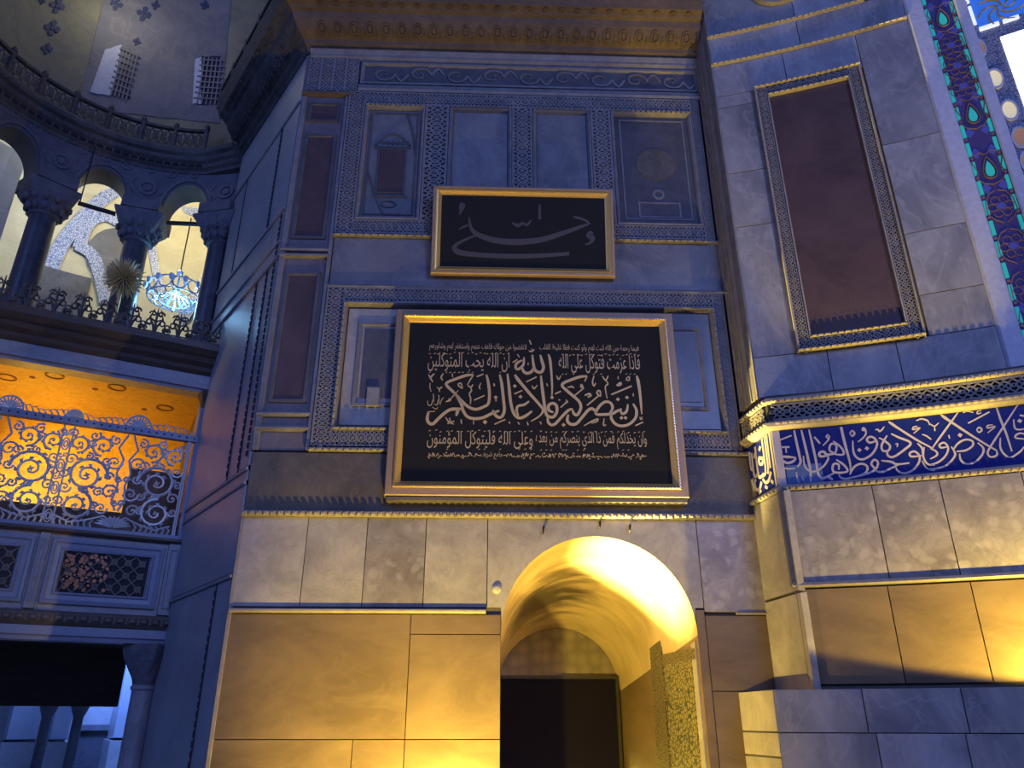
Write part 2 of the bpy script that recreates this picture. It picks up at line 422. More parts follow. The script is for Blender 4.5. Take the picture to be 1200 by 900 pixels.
# row of grey slabs
js = [UL]+[M.at(x, 660)[0] for x in (357, 428, 498, 571)]
for a, b, m in zip(js, js[1:], ('grey', 'grey', 'brecc', 'grey')): slab(WB, M, a, b, 2.92, 4.06, m, d1=.045)
jr = M.at(819, 660)[0]
on(WB, 'arch_slab', MT['grey'], lambda m: archstrip(m, M, [js[-1]+.006]+AUS+[jr-.006], lambda u: zarch(u) if abs(u-ACU) < AR-1e-6 else 2.93, 4.054, 0, .04))
slab(WB, M, jr, UR, 2.88, 4.06, 'brecc', d1=.045)
slab(WB, M, ACU+AR, jr, .05, 2.91, 'brown', d1=.04, g=.003); slab(WB, M, jr, UR, 1.95, 2.84, 'brown', d1=.036, g=.003); slab(WB, M, jr, 2.95, .05, 1.95, 'brown', d1=.036, g=.003)
# ledges
def trim(n, mat, fill, smooth=False):
    m = MB(); fill(m); return struct(m.build('trim_%d' % n, MT[mat] if isinstance(mat, str) else mat, smooth=smooth))
trim(1, 'dent', lambda m: (sweep(m, M, [(0, 2.845), (.085, 2.85), (.10, 2.865), (.10, 2.885), (.07, 2.90), (0, 2.915)], UL, ACU-AR-.19),
                           sweep(m, M, [(0, 2.845), (.07, 2.85), (.07, 2.875), (0, 2.885)], M.at(862, 720)[0], UR)))
# frieze between two bead mouldings
on(WB, 'frieze', MT['frieze'], lambda m: sweep(m, M, [(0, 4.12), (.05, 4.13), (.06, 4.5), (.055, 4.93), (0, 4.95)], UL, UR))
T2 = trim(2, 'dent', lambda m: sweep(m, M, [(0, 4.055), (.09, 4.06), (.10, 4.085), (.10, 4.125), (.05, 4.14), (0, 4.145)], UL-.03, UR))
on(T2, 'bead_row', MT['dent'], lambda m: beads(m, M, UL-.03, UR-.1, 4.058, 4.118, .10, .15, .092))
T3 = trim(3, 'carve', lambda m: sweep(m, M, [(0, 4.945), (.09, 4.95), (.10, 4.965), (.10, 5.0), (0, 5.02)], -2.75, UR))
on(T3, 'bead_row', MT['dent'], lambda m: (beads(m, M, -2.75, -1.72, 4.948, 4.99, .10, .13, .092), beads(m, M, 2.42, UR-.05, 4.948, 4.99, .10, .13, .092)))

def carved_frame(u0, u1, z0, z1, wl, wr, wt, wb, verts=()):
    """rectangular frame of drilled bands; verts are inner upright bands"""
    bands = [(u0, u0+wl, z0, z1), (u1-wr, u1, z0, z1), (u0+wl, u1-wr, z1-wt, z1), (u0+wl, u1-wr, z0, z0+wb)]+[(a, b, z0+wb, z1-wt) for a, b in verts]
    for a, b, c, d in bands:
        o = on(WB, 'carved_band', MT['carve'], lambda m: lace(m, M, a, b, c, d, .07, .028, 1.5))
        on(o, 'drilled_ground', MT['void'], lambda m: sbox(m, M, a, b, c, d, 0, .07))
        o2 = o
# lower carved frame
on(WB, 'panel_ground', MT['darkm'], lambda m: sbox(m, M, -2.46, 3.16, 5.25, 7.25, 0, .012))
carved_frame(-2.73, 3.16, 5.02, 7.50, .27, .16, .25, .24)
T4 = trim(4, 'carve', lambda m: rectframe(m, M, -2.47, 3.0, 5.25, 7.26, [(0, .0), (0, .115), (.03, .125), (.045, .10), (.06, 0)]))
on(T4, 'bead_row', MT['dent'], lambda m: (beads(m, M, -2.45, -1.72, 5.25, 5.285, .125, .15, .10), beads(m, M, 2.42, 2.98, 5.25, 5.285, .125, .15, .10),
    beads(m, M, -2.468, -2.438, 5.3, 7.24, .12, .145, .10), beads(m, M, 2.968, 2.998, 5.3, 7.24, .12, .145, .10)))
for a, b in ((-2.40, -1.45), (2.05, 2.93)):
    o = on(WB, 'marble_panel', MT['grey'] if a < 0 else MT['darkm'], lambda m: sbox(m, M, a, b, 5.34, 7.18, .0, .03, .01))
    on(o, 'panel_moulding', MT['carve'], lambda m: rectframe(m, M, a+.16, b-.14, 5.62, 6.95, [(0, .03), (.01, .06), (.05, .06), (.07, .03)]))
    on(o, 'inlaid_slab', MT['darkm'], lambda m: sbox(m, M, a+.26, b-.24, 5.75, 6.85, .03, .042, .006))
on(WB, 'patch_stone', MT['dent'], lambda m: (lambda a, b: sbox(m, M, a[0], b[0], a[1], b[1], .03, .085, .008))(M.at(429, 478), M.at(446, 456)), label='pale patch stone beside the big frame')
# plain band
on(WB, 'plain_band', MT['slate'], lambda m: sweep(m, M, [(0, 7.53), (.05, 7.53), (.05, 8.40), (0, 8.42)], -2.72, UR))
trim(5, 'carve', lambda m: sweep(m, M, [(0, 7.49), (.09, 7.49), (.11, 7.52), (.09, 7.56), (0, 7.57)], -2.74, UR))
T6 = trim(6, 'carve', lambda m: sweep(m, M, [(0, 8.40), (.10, 8.41), (.11, 8.44), (0, 8.46)], -2.74, UR))
on(T6, 'bead_row', MT['dent'], lambda m: beads(m, M, -2.72, 3.05, 8.402, 8.435, .11, .135, .11))
# upper carved frame
VS = ((-1.44, -1.05), (0.0, .33), (1.31, 1.64))
on(WB, 'panel_ground', MT['darkm'], lambda m: sbox(m, M, -2.44, 3.16, 8.7, 11.02, 0, .012))
carved_frame(-2.73, 3.16, 8.46, 11.30, .28, .14, .27, .25, VS)
PU = [(-2.44, -1.45), (-1.04, -.01), (.34, 1.30), (1.65, 3.01)]
mats = ['slate', 'slate', 'slate', 'darkm']
for k, ((a, b), mm) in enumerate(zip(PU, mats)):
    on(WB, 'panel_moulding', MT['carve'], lambda m: (rectframe(m, M, a, b, 8.72, 11.02, [(0, 0), (0, .10), (.025, .11), (.05, .08), (.07, 0)]),))
    on(WB, 'bead_row', MT['carve'], lambda m: beads(m, M, a, b, 10.985, 11.02, .105, .135, .085))
    o = on(WB, 'marble_panel', MT[mm], lambda m: sbox(m, M, a+.06, b-.06, 8.78, 10.96, .0, .03, .008))
    if k == 0:      # inlaid pavilion: frame, pediment, slab and drawn-back curtains
        def pav(m):
            c = (a+b)/2
            rectframe(m, M, a+.10, b-.10, 8.84, 10.9, [(0, .03), (0, .045), (.03, .045), (.03, .03)])
            rectframe(m, M, c-.23, c+.23, 9.25, 10.15, [(0, .03), (0, .05), (.03, .05), (.03, .03)])
            fn = M.w
            ribbon(m, fn, [(c-.30, 10.17, .05), (c+.30, 10.17, .05)], .03, .02)
            ribbon(m, fn, [(c-.28, 10.22, .03), (c-.15, 10.38, .03), (c, 10.45, .04), (c+.15, 10.38, .03), (c+.28, 10.22, .03)], .03, .02)
            ribbon(m, fn, [(a+.70, 10.86, .03), (a+.80, 10.5, .03), (b-.12, 10.0, .03)], .03, .02)
            ribbon(m, fn, [(a+.12, 9.7, .03), (a+.25, 9.3, .03), (a+.42, 8.86, .03)], .03, .02)
            ribbon(m, fn, [(c-.28, 9.2, .04), (c+.28, 9.2, .04)], .03, .02)
            for i in range(5): ngon(m, fn, c-.16+.08*i, 10.27, .035, .03, .015, 8, inner=.5)
            ngon(m, fn, c, 9.05, .13, .03, .015, 14, rz=.07, inner=.7)
        on(o, 'inlaid_ornament', MT['darkm'], pav)
        on(o, 'inlaid_slab', MT['porph'], lambda m: sbox(m, M, (a+b)/2-.2, (a+b)/2+.2, 9.28, 10.12, .03, .038))
    if k == 3:
        def disc(m):
            c = (a+b)/2+.02
            ngon(m, M.w, c, 9.95, .32, .03, .012, 28)
        on(o, 'inlaid_disc', MT['frieze'], disc)
        on(o, 'inlaid_ornament', MT['carve'], lambda m: (rectframe(m, M, a+.14, b-.14, 8.86, 10.88, [(0, .03), (0, .04), (.025, .04), (.025, .03)]),
            ngon(m, M.w, (a+b)/2+.02, 9.35, .10, .03, .012, 12, inner=.6), rectframe(m, M, (a+b)/2-.32, (a+b)/2+.36, 8.9, 9.2, [(0, .03), (0, .04), (.03, .04), (.03, .03)])))
# relief frieze under the cornice
trim(7, 'carve', lambda m: (sweep(m, M, [(0, 11.31), (.09, 11.32), (.11, 11.37), (.07, 11.42), (.09, 11.46), (.05, 11.50), (0, 11.5)], -2.60, UR),
                            sweep(m, M, [(0, 12.02), (.05, 12.03), (.10, 12.08), (.10, 12.12), (.14, 12.2), (0, 12.22)], UL+.02, UR)))
o = on(WB, 'scroll_frieze', MT['darkm'], lambda m: sbox(m, M, -2.62, UR, 11.5, 12.02, 0, .03))
on(o, 'panel_moulding', MT['carve'], lambda m: rectframe(m, M, -2.58, UR-.02, 11.51, 12.0, [(0, .03), (0, .07), (.04, .07), (.06, .03)]))
def scrolls(m):
    for i in range(9):
        c = -2.2+i*.62; s = 1 if i % 2 else -1
        P = [(c+.20*(1-t/14)*math.cos(s*t*.62), 11.75+.17*(1-t/14)*math.sin(s*t*.62), .035*(1-t/18)) for t in range(13)]
        ribbon(m, M.w, P, .03, .025, 2)
        ribbon(m, M.w, [(c+.2, 11.75, .03), (c+.31, 11.75+s*.15, .04), (c+.42, 11.75, .03)], .03, .02, 3)
on(o, 'carved_scrolls', MT['slate'], scrolls)
# pilaster strip at the left end
o = on(WB, 'pilaster_strip', MT['pilas'], lambda m: (sbox(m, M, UL, -2.76, 4.97, 11.22, 0, .03), sbox(m, M, UL-.02, -2.64, 11.28, 12.12, 0, .06)))
on(o, 'grid_capital', MT['carve'], lambda m: ([lace(m, M, UL+.03+i*.21, UL+.03+(i+1)*.21, 11.32, 12.06, .06, .02) for i in range(4)],))
on(o, 'capital_ledge', MT['corn'], lambda m: sweep(m, M, [(0, 11.20), (.10, 11.22), (.11, 11.27), (.06, 11.30), (0, 11.3)], UL-.03, -2.66))
for z0, z1 in ((10.72, 11.02), (8.42, 10.35), (5.72, 7.72)):
    on(o, 'pilaster_panel', MT['porph'], lambda m: sbox(m, M, UL+.17, -2.92, z0, z1, .03, .04))
    on(o, 'panel_moulding', MT['darkm'], lambda m: rectframe(m, M, UL+.10, -2.86, z0-.06, z1+.06, [(0, .03), (.01, .06), (.05, .06), (.07, .03)]))
on(o, 'base_moulding', MT['carve'], lambda m: [sweep(m, M, [(.03, z), (.09, z+.01), (.10, z+.04), (.06, z+.08), (.03, z+.09)], UL-.02, -2.78) for z in (5.02+.22, 5.45, 8.12, 8.02+.0)])
T8 = trim(8, 'carve', lambda m: (vsweep(m, M, [(UL-.02, 0), (UL-.02, .07), (UL+.05, .07), (UL+.07, 0)], 4.97, 11.2), vsweep(m, M, [(-2.79, 0), (-2.79, .08), (-2.745, .08), (-2.735, 0)], 4.97, 11.2)))
trim(9, 'dent', lambda m: (vsweep(m, M, [(UL-.03, 0), (UL-.03, .05), (UL+.012, .05), (UL+.02, 0)], 0, 4.06),))
# stone stud above the archway's left shoulder
p = M.at(582, 690, .05); m = MB()
m2 = [(0.0, 0.0)]
def dome_stud(m):
    vs = []; fs = []
    for i in range(6):
        r = .065*math.cos(i*PI/11); d = .04+.05*math.sin(i*PI/11)
        vs += [M.w(p[0]+r*math.cos(2*PI*k/16), p[1]+r*math.sin(2*PI*k/16), d) for k in range(16)]
    for i in range(5):
        for k in range(16): fs.append((i*16+k, i*16+(k+1) % 16, (i+1)*16+(k+1) % 16, (i+1)*16+k))
    fs.append(tuple(80+k for k in range(16))); m.add(vs, fs)
dome_stud(m); tag(m.build('stone_stud', MT['grey'], smooth=True), 'small round grey stone stud on the wall beside the archway shoulder', 'stud')

for px, py, lab in ((637, 622, 'dark iron hook in the slab above the archway, leftmost of three'), (703, 616, 'dark iron hook in the slab above the top of the archway, middle of three'), (738, 620, 'dark iron hook in the slab above the archway, rightmost of three')):
    q = M.at(px, py, .05); m = MB()
    tube(m, [M.w(q[0], q[1]+.04, .03), M.w(q[0], q[1]+.045, .10), M.w(q[0]-.01, q[1]-.03, .115), M.w(q[0]-.015, q[1]-.055, .09)], [.014, .014, .012, .008], 6)
    tag(m.build('iron_hook', MT['iron0']), lab, 'hook', 'iron hooks above the archway')
# ------------------------------------------------------------------ archway: splayed vault, flanks, door at the far end
BCU, BR, BSP, BD = .84, .97, 2.05, -3.1
def vnoise(name):
    """gilded plaster with streaks, and one sooty smear low on the left"""
    m, nt, b = newmat(name); N = nt.nodes; Lk = nt.links
    tc = N.new('ShaderNodeTexCoord'); mp = N.new('ShaderNodeMapping'); mp.inputs['Scale'].default_value = (1.0, 2.6, 1.0); Lk.new(tc.outputs['Object'], mp.inputs['Vector'])
    n = N.new('ShaderNodeTexNoise'); n.inputs['Scale'].default_value = 1.6; n.inputs['Detail'].default_value = 8; n.inputs['Distortion'].default_value = .4; Lk.new(mp.outputs['Vector'], n.inputs['Vector'])
    r = N.new('ShaderNodeValToRGB'); e = r.color_ramp.elements; e[0].position = .25; e[0].color = (.42, .32, .18, 1); e[1].position = .6; e[1].color = (.62, .50, .30, 1)
    Lk.new(n.outputs['Fac'], r.inputs['Fac'])
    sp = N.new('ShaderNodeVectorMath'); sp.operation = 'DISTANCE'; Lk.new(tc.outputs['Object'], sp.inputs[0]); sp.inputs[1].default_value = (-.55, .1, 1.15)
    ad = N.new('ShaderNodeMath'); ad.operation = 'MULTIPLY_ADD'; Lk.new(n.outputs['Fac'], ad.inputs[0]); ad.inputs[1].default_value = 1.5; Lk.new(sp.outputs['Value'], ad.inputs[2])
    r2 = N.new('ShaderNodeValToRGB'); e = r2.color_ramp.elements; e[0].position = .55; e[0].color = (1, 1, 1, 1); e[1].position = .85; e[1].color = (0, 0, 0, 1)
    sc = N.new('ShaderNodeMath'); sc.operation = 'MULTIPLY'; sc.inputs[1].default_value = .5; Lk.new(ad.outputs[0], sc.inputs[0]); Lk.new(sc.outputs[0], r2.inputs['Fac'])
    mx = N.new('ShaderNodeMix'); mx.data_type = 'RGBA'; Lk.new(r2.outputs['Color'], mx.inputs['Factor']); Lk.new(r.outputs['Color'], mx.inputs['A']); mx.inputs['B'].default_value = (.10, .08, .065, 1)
    Lk.new(mx.outputs['Result'], b.inputs['Base Color']); b.inputs['Roughness'].default_value = .36
    return m
def loft(m, ring0, ring1, n=10):
    k = len(ring0); vs = []; fs = []
    for i in range(n+1):
        t = i/n
        vs += [tuple(a+(b-a)*t for a, b in zip(p, q)) for p, q in zip(ring0, ring1)]
    for i in range(n):
        for j in range(k-1): fs.append((i*k+j, i*k+j+1, (i+1)*k+j+1, (i+1)*k+j))
    m.add(vs, fs)
def arcring(cu, r, sp, d, n=40): return [M.w(cu-r*math.cos(PI*i/n), sp+r*math.sin(PI*i/n), d) for i in range(n+1)]
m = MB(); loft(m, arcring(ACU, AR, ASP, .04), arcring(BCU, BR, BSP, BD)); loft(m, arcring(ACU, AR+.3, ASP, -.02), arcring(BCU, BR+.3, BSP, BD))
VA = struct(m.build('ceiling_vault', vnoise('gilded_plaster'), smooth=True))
m = MB()
loft(m, [M.w(ACU-AR, 0, .04), M.w(ACU-AR, ASP, .04)], [M.w(BCU-BR, 0, BD), M.w(BCU-BR, BSP, BD)], 1)
loft(m, [M.w(ACU-AR-.3, 0, 0), M.w(ACU-AR-.3, ASP, 0)], [M.w(BCU-BR-.3, 0, BD), M.w(BCU-BR-.3, BSP, BD)], 1)
struct(m.build('wall_passage_left', MT['brown']))
# right flank as a surface of its own: u runs inwards
class Lin(Surf):
    def __init__(s, a, b): s.a = a; s.b = b; s.l = math.hypot(b[0]-a[0], b[1]-a[1]); s.rng = (0, s.l)
    def f(s, u, z):
        tx, ty = (s.b[0]-s.a[0])/s.l, (s.b[1]-s.a[1])/s.l
        return s.a[0]+tx*u, s.a[1]+ty*u, -ty, tx
J = Lin(M.w(ACU+AR, 0, .04), M.w(BCU+BR, 0, BD))
JL = J.l
def zj(u): return ASP+(BSP-ASP)*u/JL
m = MB(); vs = [J.w(0, 0), J.w(0, zj(0)), J.w(JL, zj(JL)), J.w(JL, 0)]; vs += [J.w(0, 0, -.3), J.w(0, zj(0), -.3), J.w(JL, zj(JL), -.3), J.w(JL, 0, -.3)]
m.add(vs, [(0, 1, 2, 3), (7, 6, 5, 4), (0, 4, 5, 1), (1, 5, 6, 2)])
WPR = struct(m.build('wall_passage_right', MT['brown']))
def patmat(name, c1, c2, scale):
    m, nt, b = newmat(name); N = nt.nodes; Lk = nt.links
    tc = N.new('ShaderNodeTexCoord'); v = N.new('ShaderNodeTexVoronoi'); v.feature = 'DISTANCE_TO_EDGE'; v.inputs['Scale'].default_value = scale; Lk.new(tc.outputs['Object'], v.inputs['Vector'])
    n = N.new('ShaderNodeTexNoise'); n.inputs['Scale'].default_value = scale*1.4; n.inputs['Detail'].default_value = 4; n.inputs['Distortion'].default_value = 2; Lk.new(tc.outputs['Object'], n.inputs['Vector'])
    a = N.new('ShaderNodeMath'); a.operation = 'MULTIPLY'; Lk.new(v.outputs['Distance'], a.inputs[0]); Lk.new(n.outputs['Fac'], a.inputs[1])
    r = N.new('ShaderNodeValToRGB'); e = r.color_ramp.elements; e[0].position = .03; e[0].color = (*c1, 1); e[1].position = .075; e[1].color = (*c2, 1)
    Lk.new(a.outputs[0], r.inputs['Fac']); Lk.new(r.outputs['Color'], b.inputs['Base Color']); b.inputs['Roughness'].default_value = .3
    return m
PT1 = patmat('flowered_tile', (.05, .06, .05), (.30, .26, .11), 17); PT2 = patmat('border_tile', (.05, .05, .04), (.22, .18, .09), 26)
def jquad(m, u0, u1, z0, f1, d0, d1):
    n = 4; vs = []; fs = []
    for i in range(n+1):
        u = u0+(u1-u0)*i/n; vs += [J.w(u, z0, d0), J.w(u, f1(u), d0), J.w(u, z0, d1), J.w(u, f1(u), d1)]
    for i in range(n):
        a = i*4; b = a+4; fs += [(a+2, b+2, b+3, a+3), (a+1, a+3, b+3, b+1)]
    fs += [(0, 2, 3, 1), (n*4, n*4+1, n*4+3, n*4+2)]; m.add(vs, fs)
TP = on(WPR, 'tile_panel', PT1, lambda m: jquad(m, .22, 1.15, .1, lambda u: zj(u)-.10, 0, .02), label='yellow flowered tile panel')
on(TP, 'tile_border', PT2, lambda m: (jquad(m, 1.19, 1.62, .1, lambda u: zj(u)+.38 if u > 1.19 else zj(u)+.38, 0, .03)))
on(TP, 'top_border', PT2, lambda m: (lambda: (jquad(m, .06, 1.15, 0, lambda u: 0, 0, .001),))() if False else sbox(m, J, .08, 1.16, zj(.6)-.17, zj(.6)-.04, 0, .028))
on(TP, 'edge_strip', MT['grey'], lambda m: jquad(m, .06, .19, .1, lambda u: zj(u)-.06, 0, .025))
# end wall of the passage: spotted lunette above a dark glossy door
def spots(name):
    m, nt, b = newmat(name); N = nt.nodes; Lk = nt.links
    tc = N.new('ShaderNodeTexCoord'); v = N.new('ShaderNodeTexVoronoi'); v.inputs['Scale'].default_value = 5.2; v.inputs['Randomness'].default_value = .45; Lk.new(tc.outputs['Object'], v.inputs['Vector'])
    r = N.new('ShaderNodeValToRGB'); e = r.color_ramp.elements; e[0].position = .15; e[0].color = (.26, .22, .18, 1); e[1].position = .7; e[1].color = (.15, .125, .10, 1)
    Lk.new(v.outputs['Distance'], r.inputs['Fac']); Lk.new(r.outputs['Color'], b.inputs['Base Color']); b.inputs['Roughness'].default_value = .5
    return m
EPS = .02
m = MB(); zb = lambda u: BSP+math.sqrt(max(0, BR*BR-(u-BCU)**2))
us = [BCU-BR*math.cos(PI*i/24) for i in range(25)]
vs = [M.w(u, zb(u), BD+EPS) for u in us]+[M.w(BCU+BR, 0, BD+EPS), M.w(BCU-BR, 0, BD+EPS)]
vs2 = [M.w(u, zb(u), BD-.15) for u in us]+[M.w(BCU+BR, 0, BD-.15), M.w(BCU-BR, 0, BD-.15)]; k = len(vs)
m.add(vs+vs2, [tuple(range(k))[::-1], tuple(range(k, 2*k))]+[(i, (i+1) % k, (i+1) % k+k, i+k) for i in range(k)])
struct(m.build('wall_passage_end', spots('spotted_marble')))
zd = M.at(660, 792, BD)[1]
m = MB(); sbox(m, M, BCU-BR+.01, BCU+BR-.01, .01, zd, BD+.02, BD+.09)
D1 = struct(m.build('door_1', plain('dark_glossy_door', (.010, .008, .007), .16)))
on(D1, 'door_frame', plain('dark_door_frame', (.02, .017, .014), .5), lambda m: rectframe(m, M, BCU-BR+.01, BCU+BR-.01, .01, zd, [(0, BD+.09), (0, BD+.11), (.05, BD+.11), (.06, BD+.09)]))

# ------------------------------------------------------------------ lettering helpers
FORMS = {}
for c in range(0xFE70, 0xFEFD):
    dd = unicodedata.decomposition(chr(c)).split()
    if len(dd) == 2: FORMS.setdefault(chr(int(dd[1], 16)), {})[dd[0].strip('<>')] = chr(c)
    if len(dd) == 3 and chr(int(dd[1], 16)) == '\u0644': FORMS.setdefault('\u0644'+chr(int(dd[2], 16)), {})[dd[0].strip('<>')] = chr(c)
def shape(t):
    Ls = []; i = 0
    while i < len(t):
        if t[i] == '\u0644' and t[i:i+2] in FORMS: Ls.append(t[i:i+2]); i += 2
        else: Ls.append(t[i]); i += 1
    out = []
    for k, x in enumerate(Ls):
        F = FORMS.get(x)
        if not F: out.append(x); continue
        p = k > 0 and 'initial' in FORMS.get(Ls[k-1], {}) and 'final' in F
        n = k+1 < len(Ls) and 'initial' in F and 'final' in FORMS.get(Ls[k+1], {})
        out.append(F.get('medial' if p and n else 'final' if p else 'initial' if n else 'isolated', x))
    return ''.join(reversed(out))
def textmesh(mb, fn, t, u0, u1, z0, z1, d, zbase=.25):
    """one written line fitted between u0..u1 and z0..z1"""
    cu = bpy.data.curves.new('line', 'FONT'); cu.body = shape(t); cu.size = 1; cu.resolution_u = 3
    o = bpy.data.objects.new('line', cu); COL.objects.link(o); bpy.context.view_layer.update()
    me = bpy.data.meshes.new_from_object(o.evaluated_get(bpy.context.evaluated_depsgraph_get()))
    xs = [v.co.x for v in me.vertices]; ys = [v.co.y for v in me.vertices]
    if xs:
        a, b, c, e = min(xs), max(xs), min(ys), max(ys)
        mb.add([fn(u0+(v.co.x-a)/(b-a)*(u1-u0), z0+(v.co.y-c)/(e-c)*(z1-z0), d) for v in me.vertices], [tuple(p.vertices) for p in me.polygons])
    bpy.data.objects.remove(o); bpy.data.meshes.remove(me); bpy.data.curves.remove(cu)
def strokes(mb, sf, S_, ox, oy, k, d, th, fn=None):
    """pen strokes read off the photograph at scale k, laid on the surface"""
    for P in S_:
        pts = []
        for x, y, w in P:
            u, z = sf.at(ox+x/k, oy+y/k, d); u2, z2 = sf.at(ox+(x+w)/k, oy+y/k, d)
            pts.append((u, z, abs(u2-u)))
        ribbon(mb, fn or sf.w, pts, d, th)
def T(w, *p):
    """stroke of one width, tapering at its ends"""
    n = len(p)
    return [(x, y, w*(.62 if i in (0, n-1) and n > 2 else 1)) for i, (x, y) in enumerate(p)]
def dots(mb, sf, Ds, ox, oy, k, d, th, r):
    for x, y in Ds:
        u, z = sf.at(ox+x/k, oy+y/k, d); ngon(mb, sf.w, u, z, r, d, th, 4)

# ------------------------------------------------------------------ the large framed calligraphy
DP = .20
a0, b0 = M.at(456.5, 582, DP); a1, b1 = M.at(797, 365.5, DP)
FU0 = (M.at(463, 362, DP)[0]+M.at(452, 581, DP)[0])/2; FU1 = (M.at(790, 368, DP)[0]+M.at(805, 583, DP)[0])/2
FZ0 = M.at(628, 582, DP)[1]; FZ1 = M.at(628, 365, DP)[1]
P1 = empty('framed_calligraphy', M.w((FU0+FU1)/2, FZ0, .1))
tag(P1, 'large gilt-framed black calligraphy panel with bright gold lettering above the archway', 'framed calligraphy')
on(P1, 'frame', MT['giltd'], lambda m: rectframe(m, M, FU0, FU1, FZ0, FZ1, [(0, .05), (0, .20), (.012, .215), (.095, .215), (.105, .205), (.105, .05)]))
on(P1, 'inner_moulding', MT['gilt'], lambda m: rectframe(m, M, FU0+.10, FU1-.10, FZ0+.10, FZ1-.10, [(0, .06), (0, .225), (.012, .245), (.03, .245), (.045, .225), (.085, .19), (.10, .175), (.10, .06)]))
def silverbeads(m):
    for u in (FU0+.118, FU1-.118): beads(m, M, u-.012, u+.012, FZ0+.12, FZ1-.12, .24, .258, .042)
    for z in (FZ0+.118, FZ1-.118): beads(m, M, FU0+.12, FU1-.12, z-.012, z+.012, .24, .258, .042)
on(P1, 'beading', MT['silver'], silverbeads)
on(P1, 'board', MT['board'], lambda m: sbox(m, M, FU0+.19, FU1-.19, FZ0+.19, FZ1-.19, .06, .165))
on(P1, 'hanging_rail', MT['frieze'], lambda m: sbox(m, M, FU0+.02, FU1-.02, FZ0-.07, FZ0-.005, .04, .19, .01))
DL, TL = .166, .006
def big(m):
    kA = 8.178
    st = [T(27, (490, 362), (420, 368), (330, 398), (245, 432), (232, 462), (300, 530), (370, 606), (440, 668), (510, 692), (580, 672), (632, 636), (642, 540), (630, 430), (613, 362)),
          T(28, (310, 540), (372, 640), (388, 700), (430, 762), (500, 782), (580, 772), (660, 735), (736, 705)),
          T(30, (385, 690), (330, 690), (270, 694), (210, 730), (150, 785), (100, 832), (62, 822), (46, 780), (60, 715)),
          T(30, (350, 690), (335, 720), (325, 755)), T(13, (490, 365), (465, 400), (430, 460)),
          T(12, (520, 380), (585, 355)), T(12, (495, 605), (595, 560)), T(16, (60, 360), (75, 390), (100, 430)), T(16, (115, 350), (90, 375), (80, 400)),
          T(10, (75, 440), (72, 480), (85, 525)), T(16, (200, 350), (180, 385), (195, 415)), T(10, (285, 350), (290, 385)), T(14, (140, 480), (160, 500), (165, 525)), T(14, (160, 500), (188, 478)),
          T(16, (225, 620), (255, 610), (270, 600), (250, 590)), T(10, (265, 600), (300, 560), (345, 510)), T(14, (385, 495), (350, 470), (345, 450), (370, 445), (385, 495)),
          T(16, (435, 465), (465, 480), (485, 455)), T(14, (460, 480), (470, 515), (450, 545), (462, 590), (460, 645)), T(13, (560, 440), (545, 480), (555, 500)), T(15, (685, 445), (690, 470)),
          T(13, (705, 575), (705, 615)), T(12, (370, 790), (375, 830)), T(14, (225, 770), (250, 810), (300, 835)), T(12, (260, 775), (270, 820)), T(10, (240, 830), (305, 805)), T(8, (490, 800), (490, 835)),
          T(14, (690, 835), (736, 815))]
    strokes(m, M, st, 495, 395, kA, DL, TL); dots(m, M, [(600, 815)], 495, 395, kA, DL, TL, .033)
    st = [T(28, (45, 360), (65, 450), (82, 600), (90, 700), (70, 758), (35, 770), (0, 742), (-22, 700)),
          T(28, (120, 352), (135, 480), (150, 620), (180, 730), (230, 775), (290, 758), (355, 710)),
          T(24, (328, 615), (280, 648), (222, 662), (208, 705), (225, 755)), 
          [(190, 360, 16), (215, 400, 32), (260, 455, 28), (340, 550, 28), (420, 640, 26), (460, 700, 20), (430, 755, 16), (345, 808, 10)],
          T(28, (440, 370), (452, 480), (470, 620), (485, 720), (510, 760), (560, 765), (592, 720), (590, 660), (555, 635), (515, 655), (515, 700), (560, 722)),
          [(512, 165, 14), (528, 220, 26), (540, 340, 22), (548, 480, 18), (545, 570, 12)],
          T(26, (505, 770), (510, 815), (540, 842), (580, 830), (640, 765), (700, 705), (745, 688)),
          T(28, (435, 172), (450, 230), (466, 290), (445, 335), (405, 332), (375, 295), (358, 172)), T(28, (372, 290), (352, 330), (310, 348), (275, 330), (262, 295)),
          T(24, (278, 195), (272, 265), (225, 308), (198, 292), (212, 250), (262, 222)), T(10, (215, 165), (235, 195)), T(12, (170, 245), (215, 215)),
          T(12, (300, 430), (400, 382)), T(12, (185, 545), (262, 512)), T(12, (630, 675), (690, 622)), T(12, (575, 545), (632, 520)), T(14, (590, 370), (610, 405), (632, 370)),
          T(14, (355, 465), (375, 495), (405, 462)), T(10, (495, 445), (505, 470)), T(9, (318, 245), (318, 270)), T(12, (330, 30), (348, 72)), T(14, (325, 130), (350, 140), (378, 120)), T(9, (352, 112), (358, 135)), T(12, (0, 832), (100, 790)),
          T(11, (135, 810), (142, 830)), T(11, (220, 815), (235, 838)), T(11, (310, 815), (318, 845)), T(11, (425, 815), (440, 820), (440, 838)), T(12, (610, 600), (625, 605)), T(14, (680, 600), (695, 625), (670, 625))]
    strokes(m, M, st, 580, 395, kA, DL, TL); dots(m, M, [(245, 572), (547, 580), (190, 470), (8, 578), (658, 842)], 580, 395, kA, DL, TL, .028)
